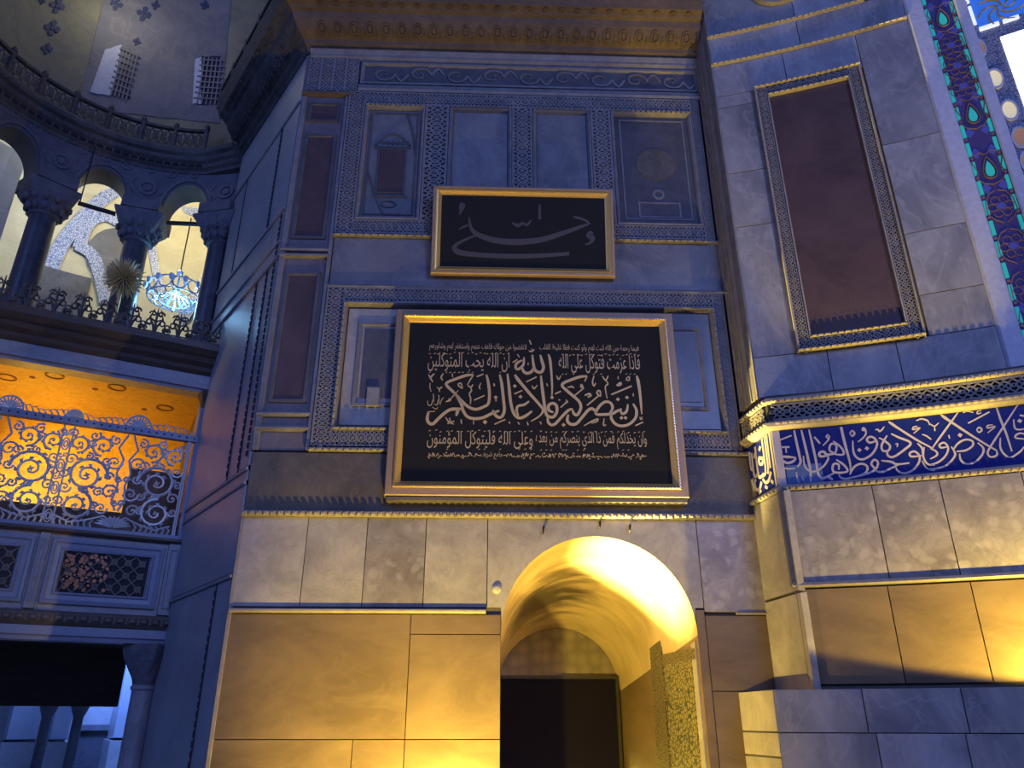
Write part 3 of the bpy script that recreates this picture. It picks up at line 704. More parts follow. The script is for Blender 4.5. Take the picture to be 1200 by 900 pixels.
    st = [[(662, 370, 14), (676, 420, 30), (692, 520, 26), (704, 640, 22), (712, 740, 10)],
          T(26, (628, 640), (660, 700), (652, 775), (590, 836), (510, 852), (450, 825), (418, 770), (425, 715)),
          T(25, (578, 645), (566, 712), (525, 735), (505, 695)), T(26, (520, 690), (470, 712), (430, 735), (350, 742), (272, 735), (305, 665), (360, 622), (412, 632), (432, 680), (405, 730)),
          T(28, (280, 738), (245, 690), (200, 700), (140, 770), (85, 830), (30, 835), (-2, 800), (8, 745)),
          T(27, (188, 375), (120, 382), (40, 408), (-35, 440), (-50, 470), (0, 520), (60, 570), (112, 620), (128, 680), (95, 745), (62, 735), (48, 700)),
          T(13, (188, 378), (165, 425)), T(15, (420, 552), (615, 470)), T(13, (188, 655), (300, 562)), T(16, (318, 570), (285, 545), (290, 518), (312, 520), (318, 570)), T(20, (165, 560), (205, 545), (222, 560), (195, 578)),
          T(12, (70, 560), (155, 490)), T(14, (155, 490), (128, 478), (135, 455), (155, 490)), T(15, (0, 485), (40, 475), (62, 488)), T(15, (255, 370), (240, 430), (255, 470), (270, 440)),
          T(15, (335, 375), (365, 415), (390, 372)), T(13, (365, 415), (388, 450), (362, 480), (380, 590)), T(20, (470, 465), (505, 440), (510, 455), (480, 470)), T(8, (485, 375), (485, 405)),
          T(12, (565, 395), (590, 380), (592, 412), (566, 412), (565, 390)), T(9, (630, 540), (630, 570)), T(12, (650, 850), (725, 815)), T(10, (690, 770), (720, 790)), T(10, (715, 765), (695, 795)),
          T(14, (160, 850), (230, 810), (290, 785), (280, 810), (230, 825)), T(13, (352, 780), (345, 845), (370, 840))]
    strokes(m, M, st, 665, 395, 8.18, DL, TL); dots(m, M, [(483, 597), (570, 580), (517, 775), (556, 775)], 665, 395, 8.18, DL, TL, .028)
on(P1, 'main_lettering', MT['script'], big)
def tl(m, t, x0, x1, ya, yb):
    ua, za = M.at(x0, yb, DL); ub, zb_ = M.at(x1, ya, DL); textmesh(m, M.w, t, ua, ub, za, zb_, DL+.003)
def marks(m, x0, x1, yt, yb_, n, seed):
    rr = random.Random(seed)
    for i in range(n):
        x = x0+(x1-x0)*(i+.3+.5*rr.random())/n
        if rr.random() < .72: y = yt+rr.uniform(-1, 1.2); strokes(m, M, [[(x, y+.9, .55), (x+2.2, y, .75)]], 0, 0, 1, DL, TL)
        else: y = yt+rr.uniform(-.8, 1); strokes(m, M, [[(x, y, .6), (x+1, y+.9, .7), (x+2, y, .6)]], 0, 0, 1, DL, TL)
        if rr.random() < .4: strokes(m, M, [[(x, yb_+.9, .5), (x+2, yb_, .7)]], 0, 0, 1, DL, TL)
on(P1, 'upper_lettering', MT['script'], lambda m: (tl(m, 'فاذا عزمت فتوكل على الله', 655, 749, 416, 437)))
on(P1, 'vowel_marks', MT['script'], lambda m: marks(m, 655, 749, 415, 438, 20, 0))['kind'] = 'stuff'
on(P1, 'upper_lettering', MT['script'], lambda m: (tl(m, 'ان الله يحب المتوكلين', 501, 597, 414, 435)))
on(P1, 'vowel_marks', MT['script'], lambda m: marks(m, 501, 597, 413.5, 436, 20, 1))['kind'] = 'stuff'
on(P1, 'heading_lettering', MT['script'], lambda m: tl(m, 'فبما رحمة من الله لنت لهم ولو كنت فظا غليظ القلب', 632, 748, 404.5, 413))
on(P1, 'heading_lettering', MT['script'], lambda m: tl(m, 'لانفضوا من حولك فاعف عنهم واستغفر لهم وشاورهم', 503, 617, 403, 411.5))
on(P1, 'lower_lettering', MT['script'], lambda m: (tl(m, 'وان يخذلكم فمن ذا الذي ينصركم من بعده', 628, 757, 507, 526)))
on(P1, 'vowel_marks', MT['script'], lambda m: marks(m, 628, 757, 505.5, 527, 20, 2))['kind'] = 'stuff'
on(P1, 'lower_lettering', MT['script'], lambda m: (tl(m, 'وعلى الله فليتوكل المؤمنون', 500, 624, 506, 525)))
on(P1, 'vowel_marks', MT['script'], lambda m: marks(m, 500, 624, 504.5, 526, 20, 3))['kind'] = 'stuff'
def footer(m):          # too small to read in the photograph: fine pen marks, two words legible
    rr = random.Random(3); x = 501
    while x < 757:
        if 562 < x < 590: x = 590
        w = rr.uniform(3, 8); y = 533.5+(x-501)*.006
        P = [(x+w*t/6, y+rr.choice((-2.4, -.6, .3, 1.2, 1.6)), .75*(.6+.6*rr.random())) for t in range(7)]
        strokes(m, M, [P], 0, 0, 1, DL, TL)
        if rr.random() < .6: dots(m, M, [(x+w*rr.random(), y-rr.choice((-3, 3)))], 0, 0, 1, DL, TL, .012)
        x += w+rr.uniform(.6, 2)
    tl(m, 'جامع شريف', 563, 589, 529, 538)
on(P1, 'footer_lettering', MT['script'], footer)['kind'] = 'stuff'
def signature(m):
    kA = 8.178
    strokes(m, M, [T(8, (50, 610), (55, 650), (85, 650), (100, 600)), T(8, (105, 545), (108, 620)), T(8, (110, 640), (140, 650), (150, 600)), T(8, (158, 555), (160, 640)), T(8, (170, 650), (185, 600), (205, 580)), T(8, (95, 670), (130, 690), (150, 670)), T(7, (60, 715), (120, 712))], 495, 395, kA, DL, TL)
on(P1, 'signature', MT['script'], signature)

# ------------------------------------------------------------------ the smaller framed calligraphy, leaning forward at its top
GU0 = M.at(506.5, 271, .2)[0]; GU1 = M.at(719, 276, .2)[0]; GZ0 = M.at(612, 324, .12)[1]; GZ1 = M.at(612, 223, .32)[1]
TI = R(9)
def tilt(u, z, d):
    h = z-GZ0
    return M.w(u, GZ0+h*math.cos(TI)-d*math.sin(TI)*.6, .10+d*math.cos(TI)+h*math.sin(TI))
class TiltSurf(Surf):
    rng = M.rng
    def w(s, u, z, d=0): return tilt(u, z, d)
    def at(s, px, py, d=0):
        z = GZ0+.5
        for _ in range(6):
            dd = .10+d*math.cos(TI)+(z-GZ0)*math.sin(TI); u, zz = M.at(px, py, dd); z = GZ0+(zz-GZ0+d*math.sin(TI)*.6)/math.cos(TI)
        return u, z
TSF = TiltSurf(); HZ = GZ0+(GZ1-GZ0)/math.cos(TI)
P2 = empty('framed_calligraphy', M.w((GU0+GU1)/2, GZ0, .1))
tag(P2, 'smaller gilt-framed dark panel with faded lettering hung above the large one', 'framed calligraphy')
on(P2, 'frame', MT['giltd'], lambda m: rectframe(m, M, GU0, GU1, GZ0, HZ, [(0, 0), (0, .07), (.012, .085), (.045, .085), (.05, .07), (.05, 0)], tilt))
on(P2, 'inner_moulding', MT['gilt'], lambda m: rectframe(m, M, GU0+.048, GU1-.048, GZ0+.048, HZ-.048, [(0, 0), (0, .075), (.02, .085), (.035, .08), (.07, .05), (.085, .04), (.085, 0)], tilt))
on(P2, 'board', MT['board'], lambda m: sbox(m, TSF, GU0+.12, GU1-.12, GZ0+.12, HZ-.12, .0, .03))
def faded(m):
    st = [[(298, 225, 8), (310, 285, 20), (350, 325, 30), (450, 358, 36), (580, 368, 38), (720, 355, 34), (850, 315, 28), (950, 280, 20), (1000, 258, 14), (965, 235, 16), (910, 220, 12)],
          [(335, 330, 12), (260, 362, 16), (212, 398, 26), (240, 428, 34), (350, 443, 30), (550, 452, 30), (720, 448, 26), (885, 436, 22)],
          [(712, 150, 14), (712, 235, 18)], [(550, 255, 10), (585, 272, 22), (612, 258, 16), (638, 268, 16), (662, 240, 10)], [(1018, 308, 22), (1002, 330, 36), (1022, 345, 30), (1010, 372, 16), (978, 383, 10)],
          [(262, 140, 26), (255, 165, 34), (250, 190, 14), (240, 208, 10)], [(240, 292, 8), (290, 268, 14)]]
    strokes(m, TSF, st, 490, 210, 5, .03, .004)
on(P2, 'faded_lettering', MT['faded'], faded)

# ------------------------------------------------------------------ cornice: one profile along exedra, flank and back wall
def offpath(P, d):
    out = []
    for i, p in enumerate(P):
        ns = []
        for a, b in ((i-1, i), (i, i+1)):
            if a < 0 or b >= len(P): continue
            tx, ty = P[b][0]-P[a][0], P[b][1]-P[a][1]; q = math.hypot(tx, ty); ns.append((ty/q, -tx/q))
        if len(ns) == 1: nx, ny = ns[0]; k = 1
        else:
            nx, ny = ns[0][0]+ns[1][0], ns[0][1]+ns[1][1]; q = math.hypot(nx, ny); nx /= q; ny /= q; k = 1/max(.3, nx*ns[0][0]+ny*ns[0][1])
        out.append((p[0]+nx*d*k, p[1]+ny*d*k))
    return out
def pathsweep(mb, P, i0, i1, prof):
    rings = [offpath(P, d) for d, z in prof]; k = len(prof); vs = []; fs = []
    for i in range(i0, i1+1): vs += [(rings[j][i][0], rings[j][i][1], prof[j][1]) for j in range(k)]
    for i in range(i1-i0):
        for j in range(k): a = i*k+j; b = i*k+(j+1) % k; fs.append((a, a+k, b+k, b))
    fs += [tuple(range(k))[::-1], tuple((i1-i0)*k+j for j in range(k))]
    mb.add(vs, fs)
NX = 18
PATH = [X.w(5.5-5.5*i/NX, 0)[:2] for i in range(NX+1)]+[S.w(3.3, 0)[:2], CL[:2], CR[:2]]
iS, iC = NX+1, NX+2
CP = [(0, 12.16), (.06, 12.18), (.10, 12.26), (.16, 12.30), (.18, 12.36), (.34, 12.44), (.46, 12.56), (.50, 12.66), (.56, 12.68), (.60, 12.72), (.68, 12.74), (.70, 12.80), (.74, 12.90), (.78, 13.02), (.76, 13.10), (0, 13.12)]
m = MB(); pathsweep(m, PATH, iC, iC+1, CP); T10 = struct(m.build('trim_10', MT['corn']))
m = MB(); pathsweep(m, PATH, iS, iC, CP); T11 = struct(m.build('trim_11', MT['cornd']))
CPX = [(-.1, 11.90), (.04, 11.92), (.06, 11.98), (.12, 12.02), (.14, 12.10), (.20, 12.14), (.22, 12.22), (.30, 12.25), (.32, 12.33), (.30, 12.37), (-.1, 12.38)]
m = MB(); pathsweep(m, PATH, 0, iS, CPX); T12 = struct(m.build('trim_12', MT['cornd']))
def leafrow(m, sf, u0, u1, n, s=1):
    for i in range(n):       # carved leaves and cups on the sloping underside
        u = u0+(u1-u0)*(i+.5)/n; w = abs(u1-u0)/n
        def fn(a, b, dd): return sf.w(u+a, 12.42+b*.30-dd*.5, .30+b*.36+dd*.6)
        ngon(m, fn, 0, .12, w*.30, 0, .035, 10, rz=.22, inner=.72); ngon(m, fn, 0, .12, w*.12, 0, .04, 8, rz=.14)
        ngon(m, fn, w*.5, .02, w*.10, 0, .03, 6, rz=.10)
        def f2(a, b, dd): return sf.w(u+a, 12.715+dd*-.6+b*.05, .60+b*.6)
        ngon(m, f2, 0, .06, w*.22, 0, .03, 4, rz=.06)
on(T10, 'carved_leaves', MT['corn'], lambda m: leafrow(m, M, UL+.1, UR-.1, 24))
on(T11, 'carved_leaves', MT['cornd'], lambda m: leafrow(m, S, .3, 3.2, 10))
on(T12, 'dentil_row', MT['void'], lambda m: beads(m, X, .05, 5.4, 12.03, 12.10, .125, .17, .16))
FL = tag(empty('floodlight', (-0.64, 8.28, 0)), 'added black floodlight housing, out of view, with side shutters that block its light', 'floodlight')  # unseen housing and shutters, added to keep warm light off loge and right wall
MT['black'] = plain('black_metal', (.015, .015, .016), .5)
def wbox(m, x0, x1, y0, y1, z0, z1): m.add([(x, y, z) for x in (x0, x1) for y in (y0, y1) for z in (z0, z1)], [(0, 1, 3, 2), (4, 6, 7, 5), (0, 4, 5, 1), (2, 3, 7, 6), (0, 2, 6, 4), (1, 5, 7, 3)])
on(FL, 'housing', MT['black'], lambda m: (wbox(m, -.82, -.46, 8.18, 8.26, .30, .62), wbox(m, -.82, -.46, 8.18, 8.36, .26, .30)))
on(FL, 'stand', MT['black'], lambda m: (wbox(m, -.80, -.48, 8.14, 8.38, 0, .03), wbox(m, -.66, -.62, 8.22, 8.26, .03, .26)))
on(FL, 'light_blocker', MT['black'], lambda m: wbox(m, -.90, -.885, 8.16, 8.468, .30, 1.0))
on(FL, 'light_blocker', MT['black'], lambda m: wbox(m, -.395, -.38, 8.16, 8.40, .30, 1.0))
# ------------------------------------------------------------------ left flank wall
m = MB(); sbox(m, S, .0, 3.35, 0, 12.2, -.6, 0); WL = struct(m.build('wall_left', MT['core']))
m = MB(); sbox(m, M, UL-.3, 4.2, 13.0, 20, -.9, -.10); struct(m.build('wall_back_upper', MT['frieze']))
m = MB(); sbox(m, S, -.5, 3.5, 12.9, 20, -.9, -.05); struct(m.build('wall_left_upper', MT['flank']))
FZ = (0, 1.5, 3.30, 4.52, 4.70, 6.3, 8.05, 8.35, 8.95, 11.15, 12.15)
for za, zb2, cols in ((0, 3.27, (0.0, .58, 3.3)), (3.33, 4.50, (0, 3.3)), (4.54, 4.70, (0, 3.3)), (4.75, 8.02, (0, .42, .88, 3.3)), (8.07, 8.32, (0, 3.3)), (8.37, 8.92, (0, .5, 3.3)), (8.97, 11.1, (0, .78, 2.55, 3.3)), (11.15, 12.16, (0, 3.3))):
    for a, b in zip(cols, cols[1:]): slab(WL, S, a, b, za, zb2, 'flank', d1=.05, g=.006, ch=.006)
trim(13, 'void', lambda m: [vsweep(m, S, [(u-.02, .04), (u-.02, .058), (u+.02, .058), (u+.02, .04)], a, b) for u, a, b in ((.58, 0, 3.27), (.42, 4.75, 8.02), (.88, 4.75, 8.02), (.78, 8.97, 11.1), (2.55, 8.97, 11.1))])
T14 = trim(14, 'flank', lambda m: [sweep(m, S, [(.04, z-.03), (.075, z-.025), (.085, z), (.05, z+.03)], 0, 3.3) for z in (3.30, 4.52, 4.72, 8.05, 8.34, 8.95, 11.13)])
on(WL, 'dentil_row', MT['void'], lambda m: [beads(m, S, u-.025, u+.025, a, b, .055, .075, .11) for u, a, b in ((.58, .3, 3.2), (.42, 4.8, 8.0), (.88, 4.8, 8.0), (.12, 4.9, 8.9), (.78, 9.0, 11.1))])

# ------------------------------------------------------------------ right side: return and curved apse wall
def rprism(name, mat, pts, z0, z1, st=True):
    m = MB(); k = len(pts)
    m.add([(x, y, z0) for x, y in pts]+[(x, y, z1) for x, y in pts], [tuple(range(k))[::-1], tuple(range(k, 2*k))]+[(i, (i+1) % k, (i+1) % k+k, i+k) for i in range(k)])
    o = m.build(name, mat); fixnormals(o)
    return struct(o) if st else o
RU = [i*.3 for i in range(1, 11)]                                   # along the curved wall up to the window
def rpts(d, u0, u1, n=10): return [Rw.w(u0+(u1-u0)*i/n, 0, d)[:2] for i in range(n+1)]
WR = rprism('wall_right', MT['core'], [CR[:2]]+[Q.w(.55, 0)[:2]]+rpts(0, .02, 3.0)+rpts(-.8, 3.0, .5, 8), 5.3, 14.5)
QB = Q.w(.77, 0)
rprism('wall_right_band', MT['core'], [CR[:2], QB[:2]]+rpts(.19, .06, 6.2, 16)+rpts(-.8, 6.2, .5, 16), 2.9, 5.55)
rprism('wall_right_dado', MT['core'], [CR[:2], Q.w(.80, 0)[:2]]+rpts(.24, .08, 6.2, 16)+rpts(-.8, 6.2, .5, 16), 0, 3.05)
def rsl(u0, u1, z0, z1, mat, d0=0, d1=.03, g=.003, ch=.003): return slab(WR, Rw, u0, u1, z0, z1, mat, d0, d1, g, ch)
def rz(px, py, d=0): return Rw.at(px, py, d)
zs = [5.6, 6.20, rz(865, 268)[1], rz(857, 205)[1], rz(848, 128)[1], 10.9]
for a, b in zip(zs[1:], zs[2:]): rsl(.0, .58, a, b, 'apse')
for a, b in ((0, .95), (.95, 1.8), (1.8, 3.0)): rsl(a, b, 5.6, 6.20, 'apse')
zs = [6.20, rz(1120, 340)[1], rz(1100, 268)[1], rz(1085, 160)[1], 11.55]
for a, b in zip(zs, zs[1:]): rsl(2.20, 3.0, a, min(b, 11.55), 'apse')
rsl(.0, 1.1, 10.9, 11.55, 'apse'); rsl(1.1, 2.2, 10.9, 11.55, 'apse')
rsl(0, 1.4, 11.6, 12.18, 'apse'); rsl(1.4, 3.0, 11.6, 12.18, 'apse'); rsl(0, 1.4, 12.22, 14.4, 'apse'); rsl(1.4, 3.0, 12.22, 14.4, 'apse')
# tall porphyry panel with its carved frame
PA, PB2, PC, PD = .575, 2.17, 6.19, 10.92
o = on(WR, 'tall_panel', MT['porph'], lambda m: sbox(m, Rw, PA+.20, PB2-.20, PC+.22, PD-.22, 0, .035))
on(o, 'carved_frame', MT['carve'], lambda m: (lace(m, Rw, PA+.03, PA+.18, PC, PD, .06, .02), lace(m, Rw, PB2-.18, PB2-.03, PC, PD, .06, .02), lace(m, Rw, PA+.18, PB2-.18, PD-.19, PD-.03, .06, .02), lace(m, Rw, PA+.18, PB2-.18, PC+.03, PC+.19, .06, .02)))
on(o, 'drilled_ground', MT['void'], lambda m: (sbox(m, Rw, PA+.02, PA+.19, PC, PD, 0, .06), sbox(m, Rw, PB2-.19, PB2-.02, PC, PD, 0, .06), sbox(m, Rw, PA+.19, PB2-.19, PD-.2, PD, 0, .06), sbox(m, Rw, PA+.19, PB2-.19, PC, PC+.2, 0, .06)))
def rect_rw(m, u0, u1, z0, z1, t, d0, d1):
    sbox(m, Rw, u0, u1, z0, z0+t, d0, d1, .01); sbox(m, Rw, u0, u1, z1-t, z1, d0, d1, .01); sbox(m, Rw, u0, u0+t, z0+t, z1-t, d0, d1, .01); sbox(m, Rw, u1-t, u1, z0+t, z1-t, d0, d1, .01)
on(o, 'frame_moulding', MT['dent'], lambda m: (rect_rw(m, PA, PB2, PC, PD, .045, .0, .115), rect_rw(m, PA+.18, PB2-.18, PC+.19, PD-.19, .04, .0, .10)))
on(o, 'bead_row', MT['dent'], lambda m: (beads(m, Rw, PA, PB2, PC, PC+.03, .115, .14, .085), beads(m, Rw, PA, PB2, PD-.045, PD-.015, .115, .14, .085), beads(m, Rw, PA+.2, PB2-.2, PC+.195, PC+.225, .10, .122, .085), beads(m, Rw, PA+.2, PB2-.2, PD-.23, PD-.20, .10, .122, .085)))
# two slim mouldings and a ring above
T15 = trim(15, 'dent', lambda m: (sweep(m, Rw, [(0, 11.55), (.07, 11.56), (.08, 11.59), (.05, 11.62), (0, 11.62)], -.02, 2.95), sweep(m, Rw, [(0, 12.17), (.07, 12.18), (.08, 12.21), (.05, 12.24), (0, 12.24)], -.02, 2.45)))
on(T15, 'bead_row', MT['dent'], lambda m: (beads(m, Rw, 0, 2.9, 11.555, 11.585, .08, .10, .09), beads(m, Rw, 0, 2.4, 12.175, 12.205, .08, .10, .09)))
c = rz(912, -15)
on(WR, 'roundel', MT['dent'], lambda m: (ngon(m, Rw.w, c[0], c[1], .46, .02, .10, 32, inner=.86), ngon(m, Rw.w, c[0], c[1], .385, .02, .05, 32)))
# carved string course and inscription band, carried round the corner
PB = [CR[:2], QB[:2]]+rpts(.2, .38, 6.2, 20)
def ptrim(n, mat, prof, P=PB, i0=0):
    m = MB(); pathsweep(m, P, i0, len(P)-1, prof); return struct(m.build('trim_%d' % n, MT[mat]))
T16 = ptrim(16, 'dent', [(-.1, 5.055), (.05, 5.06), (.10, 5.09), (.11, 5.13), (.06, 5.165), (.03, 5.185), (-.1, 5.19)])
T17 = ptrim(17, 'void', [(-.3, 5.18), (.01, 5.18), (.03, 5.43), (-.3, 5.44)])
T18 = ptrim(18, 'dent', [(-.3, 5.41), (.06, 5.415), (.085, 5.44), (.085, 5.475), (.03, 5.51), (-.3, 5.52)])
class Slant:
    """the sloping carved face between two mouldings: z is measured up the slope"""
    curved = True
    def w(s, u, z, d=0): return Rw.w(u, 5.175+z*.86, .21+z*.08+d)
class SlantQ:
    curved = False
    def w(s, u, z, d=0): return Q.w(u, 5.175+z*.86, .01+z*.08+d)
on(T17, 'carved_band', MT['carve'], lambda m: (lace(m, Slant(), .12, 6.1, .01, .27, .01, .022), lace(m, SlantQ(), .06, .72, .01, .25, .02, .02)))
on(T18, 'bead_row', MT['dent'], lambda m: (beads(m, Rw, .12, 6.1, 5.42, 5.46, .28, .31, .085), beads(m, Q, .0, .84, 5.42, 5.46, .08, .11, .085)))
on(T16, 'bead_row', MT['dent'], lambda m: (beads(m, Rw, .12, 6.1, 5.105, 5.15, .30, .325, .085), beads(m, Q, .0, .84, 5.105, 5.15, .10, .13, .085)))
T19 = ptrim(19, 'dent', [(-.1, 4.24), (.04, 4.25), (.05, 4.29), (.03, 4.33), (-.1, 4.34)])
on(T19, 'bead_row', MT['dent'], lambda m: (beads(m, Rw, .1, 4.0, 4.25, 4.30, .25, .275, .085), beads(m, Q, .02, .80, 4.25, 4.30, .05, .075, .085)))
# inscription tiles on the curved wall
ins = MB(); sbox(ins, Rw, .17, 6.1, 4.335, 5.06, .19, .206)
TB = ins.build('inscription_tiles', MT['tile']); tag(TB, 'cobalt tile frieze with white calligraphy running along the curved right wall', 'inscription')
sbm = MB(); sbox(sbm, Rw, .08, .175, 4.335, 5.06, .19, .209); sbm.build('edge_tile', MT['tiletxt'], TB, label='white edge tile')
on(TB, 'pale_tile', MT['tilepale'], lambda m: sbox(m, Rw, .19, .62, 4.34, 4.58, .19, .2085))
DI = .207
def insc(m):
    st = [T(34, (400, 50), (430, 200), (470, 380), (485, 470), (440, 532)), T(34, (495, 45), (540, 230), (590, 450), (614, 580), (620, 730)), T(32, (595, 40), (640, 230), (690, 460), (710, 600), (755, 678), (830, 665), (925, 612)),
          T(26, (522, 385), (540, 520), (605, 585), (690, 585), (790, 520), (848, 430), (845, 385)), T(34, (850, 382), (745, 392), (738, 345), (790, 330), (835, 368), (960, 352)), T(28, (950, 355), (872, 320), (870, 260), (900, 225), (955, 245), (955, 310), (938, 345)),
          T(28, (915, 190), (1000, 255), (1050, 322), (1040, 370), (935, 365)), [(1018, 5, 36), (1060, 190, 38), (1105, 360, 34), (1140, 500, 26), (1145, 620, 16)],
          T(30, (955, 435), (1050, 500), (1105, 575), (1060, 605), (930, 600), (906, 540), (930, 490), (985, 500), (990, 570)), T(28, (990, 610), (1012, 672), (1095, 688), (1181, 662)), T(40, (830, 660), (880, 680), (910, 705)),
          T(34, (425, 410), (330, 400), (240, 402), (245, 445), (310, 480), (380, 462), (425, 420)), T(26, (248, 545), (330, 555), (410, 548)), T(22, (235, 450), (262, 540)), T(20, (195, 182), (365, 118)), T(24, (235, 270), (340, 270)), T(18, (290, 280), (298, 345)),
          T(26, (665, 135), (740, 222)), T(22, (850, 100), (822, 130), (850, 150), (862, 115), (850, 175), (780, 250)), T(20, (1130, 90), (1160, 55), (1190, 90), (1160, 120), (1132, 92)), T(22, (430, 600), (440, 680), (470, 740)), T(20, (500, 660), (530, 715))]
    strokes(m, Rw, st, 895, 500, 11.25, DI, .006)
    st = [[(0, 400, 26), (40, 560, 24), (62, 640, 18), (72, 720, 12)], T(27, (372, 365), (295, 388), (258, 355), (295, 318), (350, 340), (378, 410), (325, 515), (225, 580), (150, 570), (102, 500), (92, 365)),
          T(26, (400, 330), (470, 370), (528, 425), (510, 480), (445, 482), (430, 425), (460, 360), (495, 305)), T(28, (542, 283), (640, 330), (748, 372), (768, 410), (700, 468), (600, 540), (540, 558), (500, 530), (500, 480)),
          [(512, 142, 20), (560, 175, 34), (640, 228, 28), (800, 330, 28), (900, 388, 24), (1000, 440, 20), (1055, 482, 18)], T(28, (428, 598), (540, 612), (610, 640), (755, 626)), T(26, (630, 645), (540, 690), (440, 732), (372, 722), (340, 680), (310, 635), (345, 588), (388, 620), (370, 685), (300, 738), (150, 782), (0, 812)),
          T(26, (58, 765), (110, 672), (195, 635), (262, 668), (250, 735), (160, 775)), T(26, (850, 395), (906, 455), (910, 525)), T(26, (905, 540), (780, 550), (762, 512), (815, 490), (872, 540), (868, 620), (800, 708), (700, 748), (622, 722), (598, 678)),
          T(24, (930, 440), (920, 555), (970, 638), (1055, 652)), T(22, (905, 600), (958, 685), (1055, 718)), T(22, (60, 280), (85, 248), (115, 280), (85, 310), (60, 282)), T(20, (152, 380), (205, 340), (245, 290), (240, 235), (215, 215), (208, 240), (240, 248)),
          T(20, (358, 240), (385, 232), (405, 255), (430, 240), (462, 200)), T(20, (838, 130), (900, 110), (970, 132), (992, 180)), T(18, (850, 195), (805, 205), (800, 235), (880, 215), (805, 280)), T(20, (905, 290), (960, 312), (1012, 352)), T(16, (590, 405), (618, 402), (612, 440))]
    strokes(m, Rw, st, 990, 480, 10, DI, .006)
    st = [[(108, 232, 16), (150, 262, 34), (220, 310, 28), (400, 430, 26), (560, 530, 22), (700, 612, 18)], T(22, (700, 612), (702, 660), (642, 682), (606, 640), (640, 565), (780, 350), (935, 112)), T(22, (297, 205), (200, 340), (100, 478), (20, 590)),
          T(25, (690, 125), (740, 280), (800, 430), (860, 620)), T(22, (740, 480), (742, 590), (800, 668), (862, 680), (950, 622), (1000, 560)), T(23, (502, 530), (562, 592), (540, 668), (462, 740), (380, 752), (322, 712), (310, 645)),
          T(23, (222, 570), (262, 640), (248, 690), (172, 768), (80, 800), (0, 810)), T(23, (242, 610), (290, 540), (370, 497), (440, 510), (450, 558), (380, 608), (280, 622)), T(22, (182, 572), (115, 582), (98, 552), (150, 530), (190, 590), (160, 670), (80, 738), (0, 760)),
          T(22, (0, 590), (60, 620), (72, 660), (0, 702)), T(20, (345, 215), (390, 195), (455, 212)), T(18, (400, 325), (625, 205)), T(20, (490, 395), (516, 368), (545, 395), (516, 420), (490, 396)), T(16, (660, 340), (605, 350), (610, 375), (685, 358), (608, 425)),
          T(20, (880, 285), (892, 372), (940, 392), (1000, 380)), T(22, (1000, 490), (905, 480), (905, 450), (950, 430), (1000, 440)), T(16, (540, 190), (500, 200), (500, 225), (540, 215)), T(16, (0, 330), (45, 355), (90, 320)), T(14, (45, 355), (50, 405)), T(14, (195, 450), (205, 485)), T(22, (945, 240), (1000, 250))]
    strokes(m, Rw, st, 1090, 460, 9, DI, .006)
    dots(m, Rw, [(170, 475), (258, 455)], 990, 480, 10, DI, .006, .028); dots(m, Rw, [(315, 450), (945, 300)], 1090, 460, 9, DI, .006, .028)
on(TB, 'lettering', MT['tiletxt'], insc)
# the end of the inscription on the return
ins = MB(); sbox(ins, Q, .03, .70, 4.335, 5.06, -.02, .012)
TQ = ins.build('inscription_tiles', MT['tile']); tag(TQ, 'narrow cobalt inscription tiles on the return face beside the gilt panels', 'inscription')
on(TQ, 'edge_tile', MT['tiletxt'], lambda m: sbox(m, Q, .69, .775, 4.335, 5.06, -.02, .015))
on(TQ, 'mended_plaster', MT['frieze'], lambda m: sbox(m, Q, .03, .17, 4.36, 4.62, -.02, .0135))
def qs(m):
    sc = lambda P, w: [(.05+a*.62, 4.36+b*.70, w) for a, b in P]
    for P in ([(.95, .98), (.93, .35)], [(.86, .98), (.84, .40), (.78, .28)], [(.74, .98), (.73, .42), (.66, .30), (.55, .30)], [(.40, .92), (.38, .40), (.45, .30), (.62, .32)], [(.22, .85), (.20, .45), (.27, .36), (.36, .40)],
              [(.62, .62), (.52, .66), (.50, .56), (.60, .52), (.68, .60), (.60, .64)], [(.92, .28), (.80, .16), (.66, .14), (.55, .24)], [(.48, .20), (.36, .10), (.22, .12), (.18, .25), (.26, .30)], [(.12, .90), (.10, .60), (.16, .52)],
              [(.56, .80), (.64, .86)], [(.30, .72), (.36, .80)], [(.88, .12), (.96, .06)], [(.60, .08), (.70, .03)], [(.30, .02), (.42, .06)], [(.08, .35), (.12, .12)]):
        ribbon(m, Q.w, sc(P, .042), .0125, .005)
on(TQ, 'lettering', MT['tiletxt'], qs)
# return: upright mouldings above, slabs below
on(WR, 'upright_moulding', MT['carve'], lambda m: (vsweep(m, Q, [(.02, 0), (.02, .04), (.08, .05), (.10, .02), (.10, 0)], 5.6, 13.2), vsweep(m, Q, [(.24, 0), (.25, .05), (.29, .05), (.30, .03), (.41, .03), (.42, .05), (.44, .05), (.45, 0)], 5.6, 14.4), vsweep(m, Q, [(.535, 0), (.535, .03), (.575, .03), (.575, 0)], 5.6, 14.4)))
on(WR, 'carved_band', MT['carve'], lambda m: (lace(m, Q, .10, .24, 5.6, 13.2, .012, .022), lace(m, Q, .45, .54, 5.6, 13.6, .012, .022)))
on(WR, 'marble_strip', MT['slate'], lambda m: sbox(m, Q, 0, .55, 5.6, 14.4, 0, .012))
on(WR, 'marble_strip', MT['grey'], lambda m: (sbox(m, Q, .03, .90, 3.02, 4.24, -.05, .03, .008)))
on(WR, 'marble_strip', MT['grey'], lambda m: (sbox(m, Q, .03, .93, 1.9, 3.0, -.05, .03, .008)))
on(WR, 'marble_strip', MT['frieze'], lambda m: sbox(m, Rw, .045, .10, 3.1, 4.24, .1, .30))
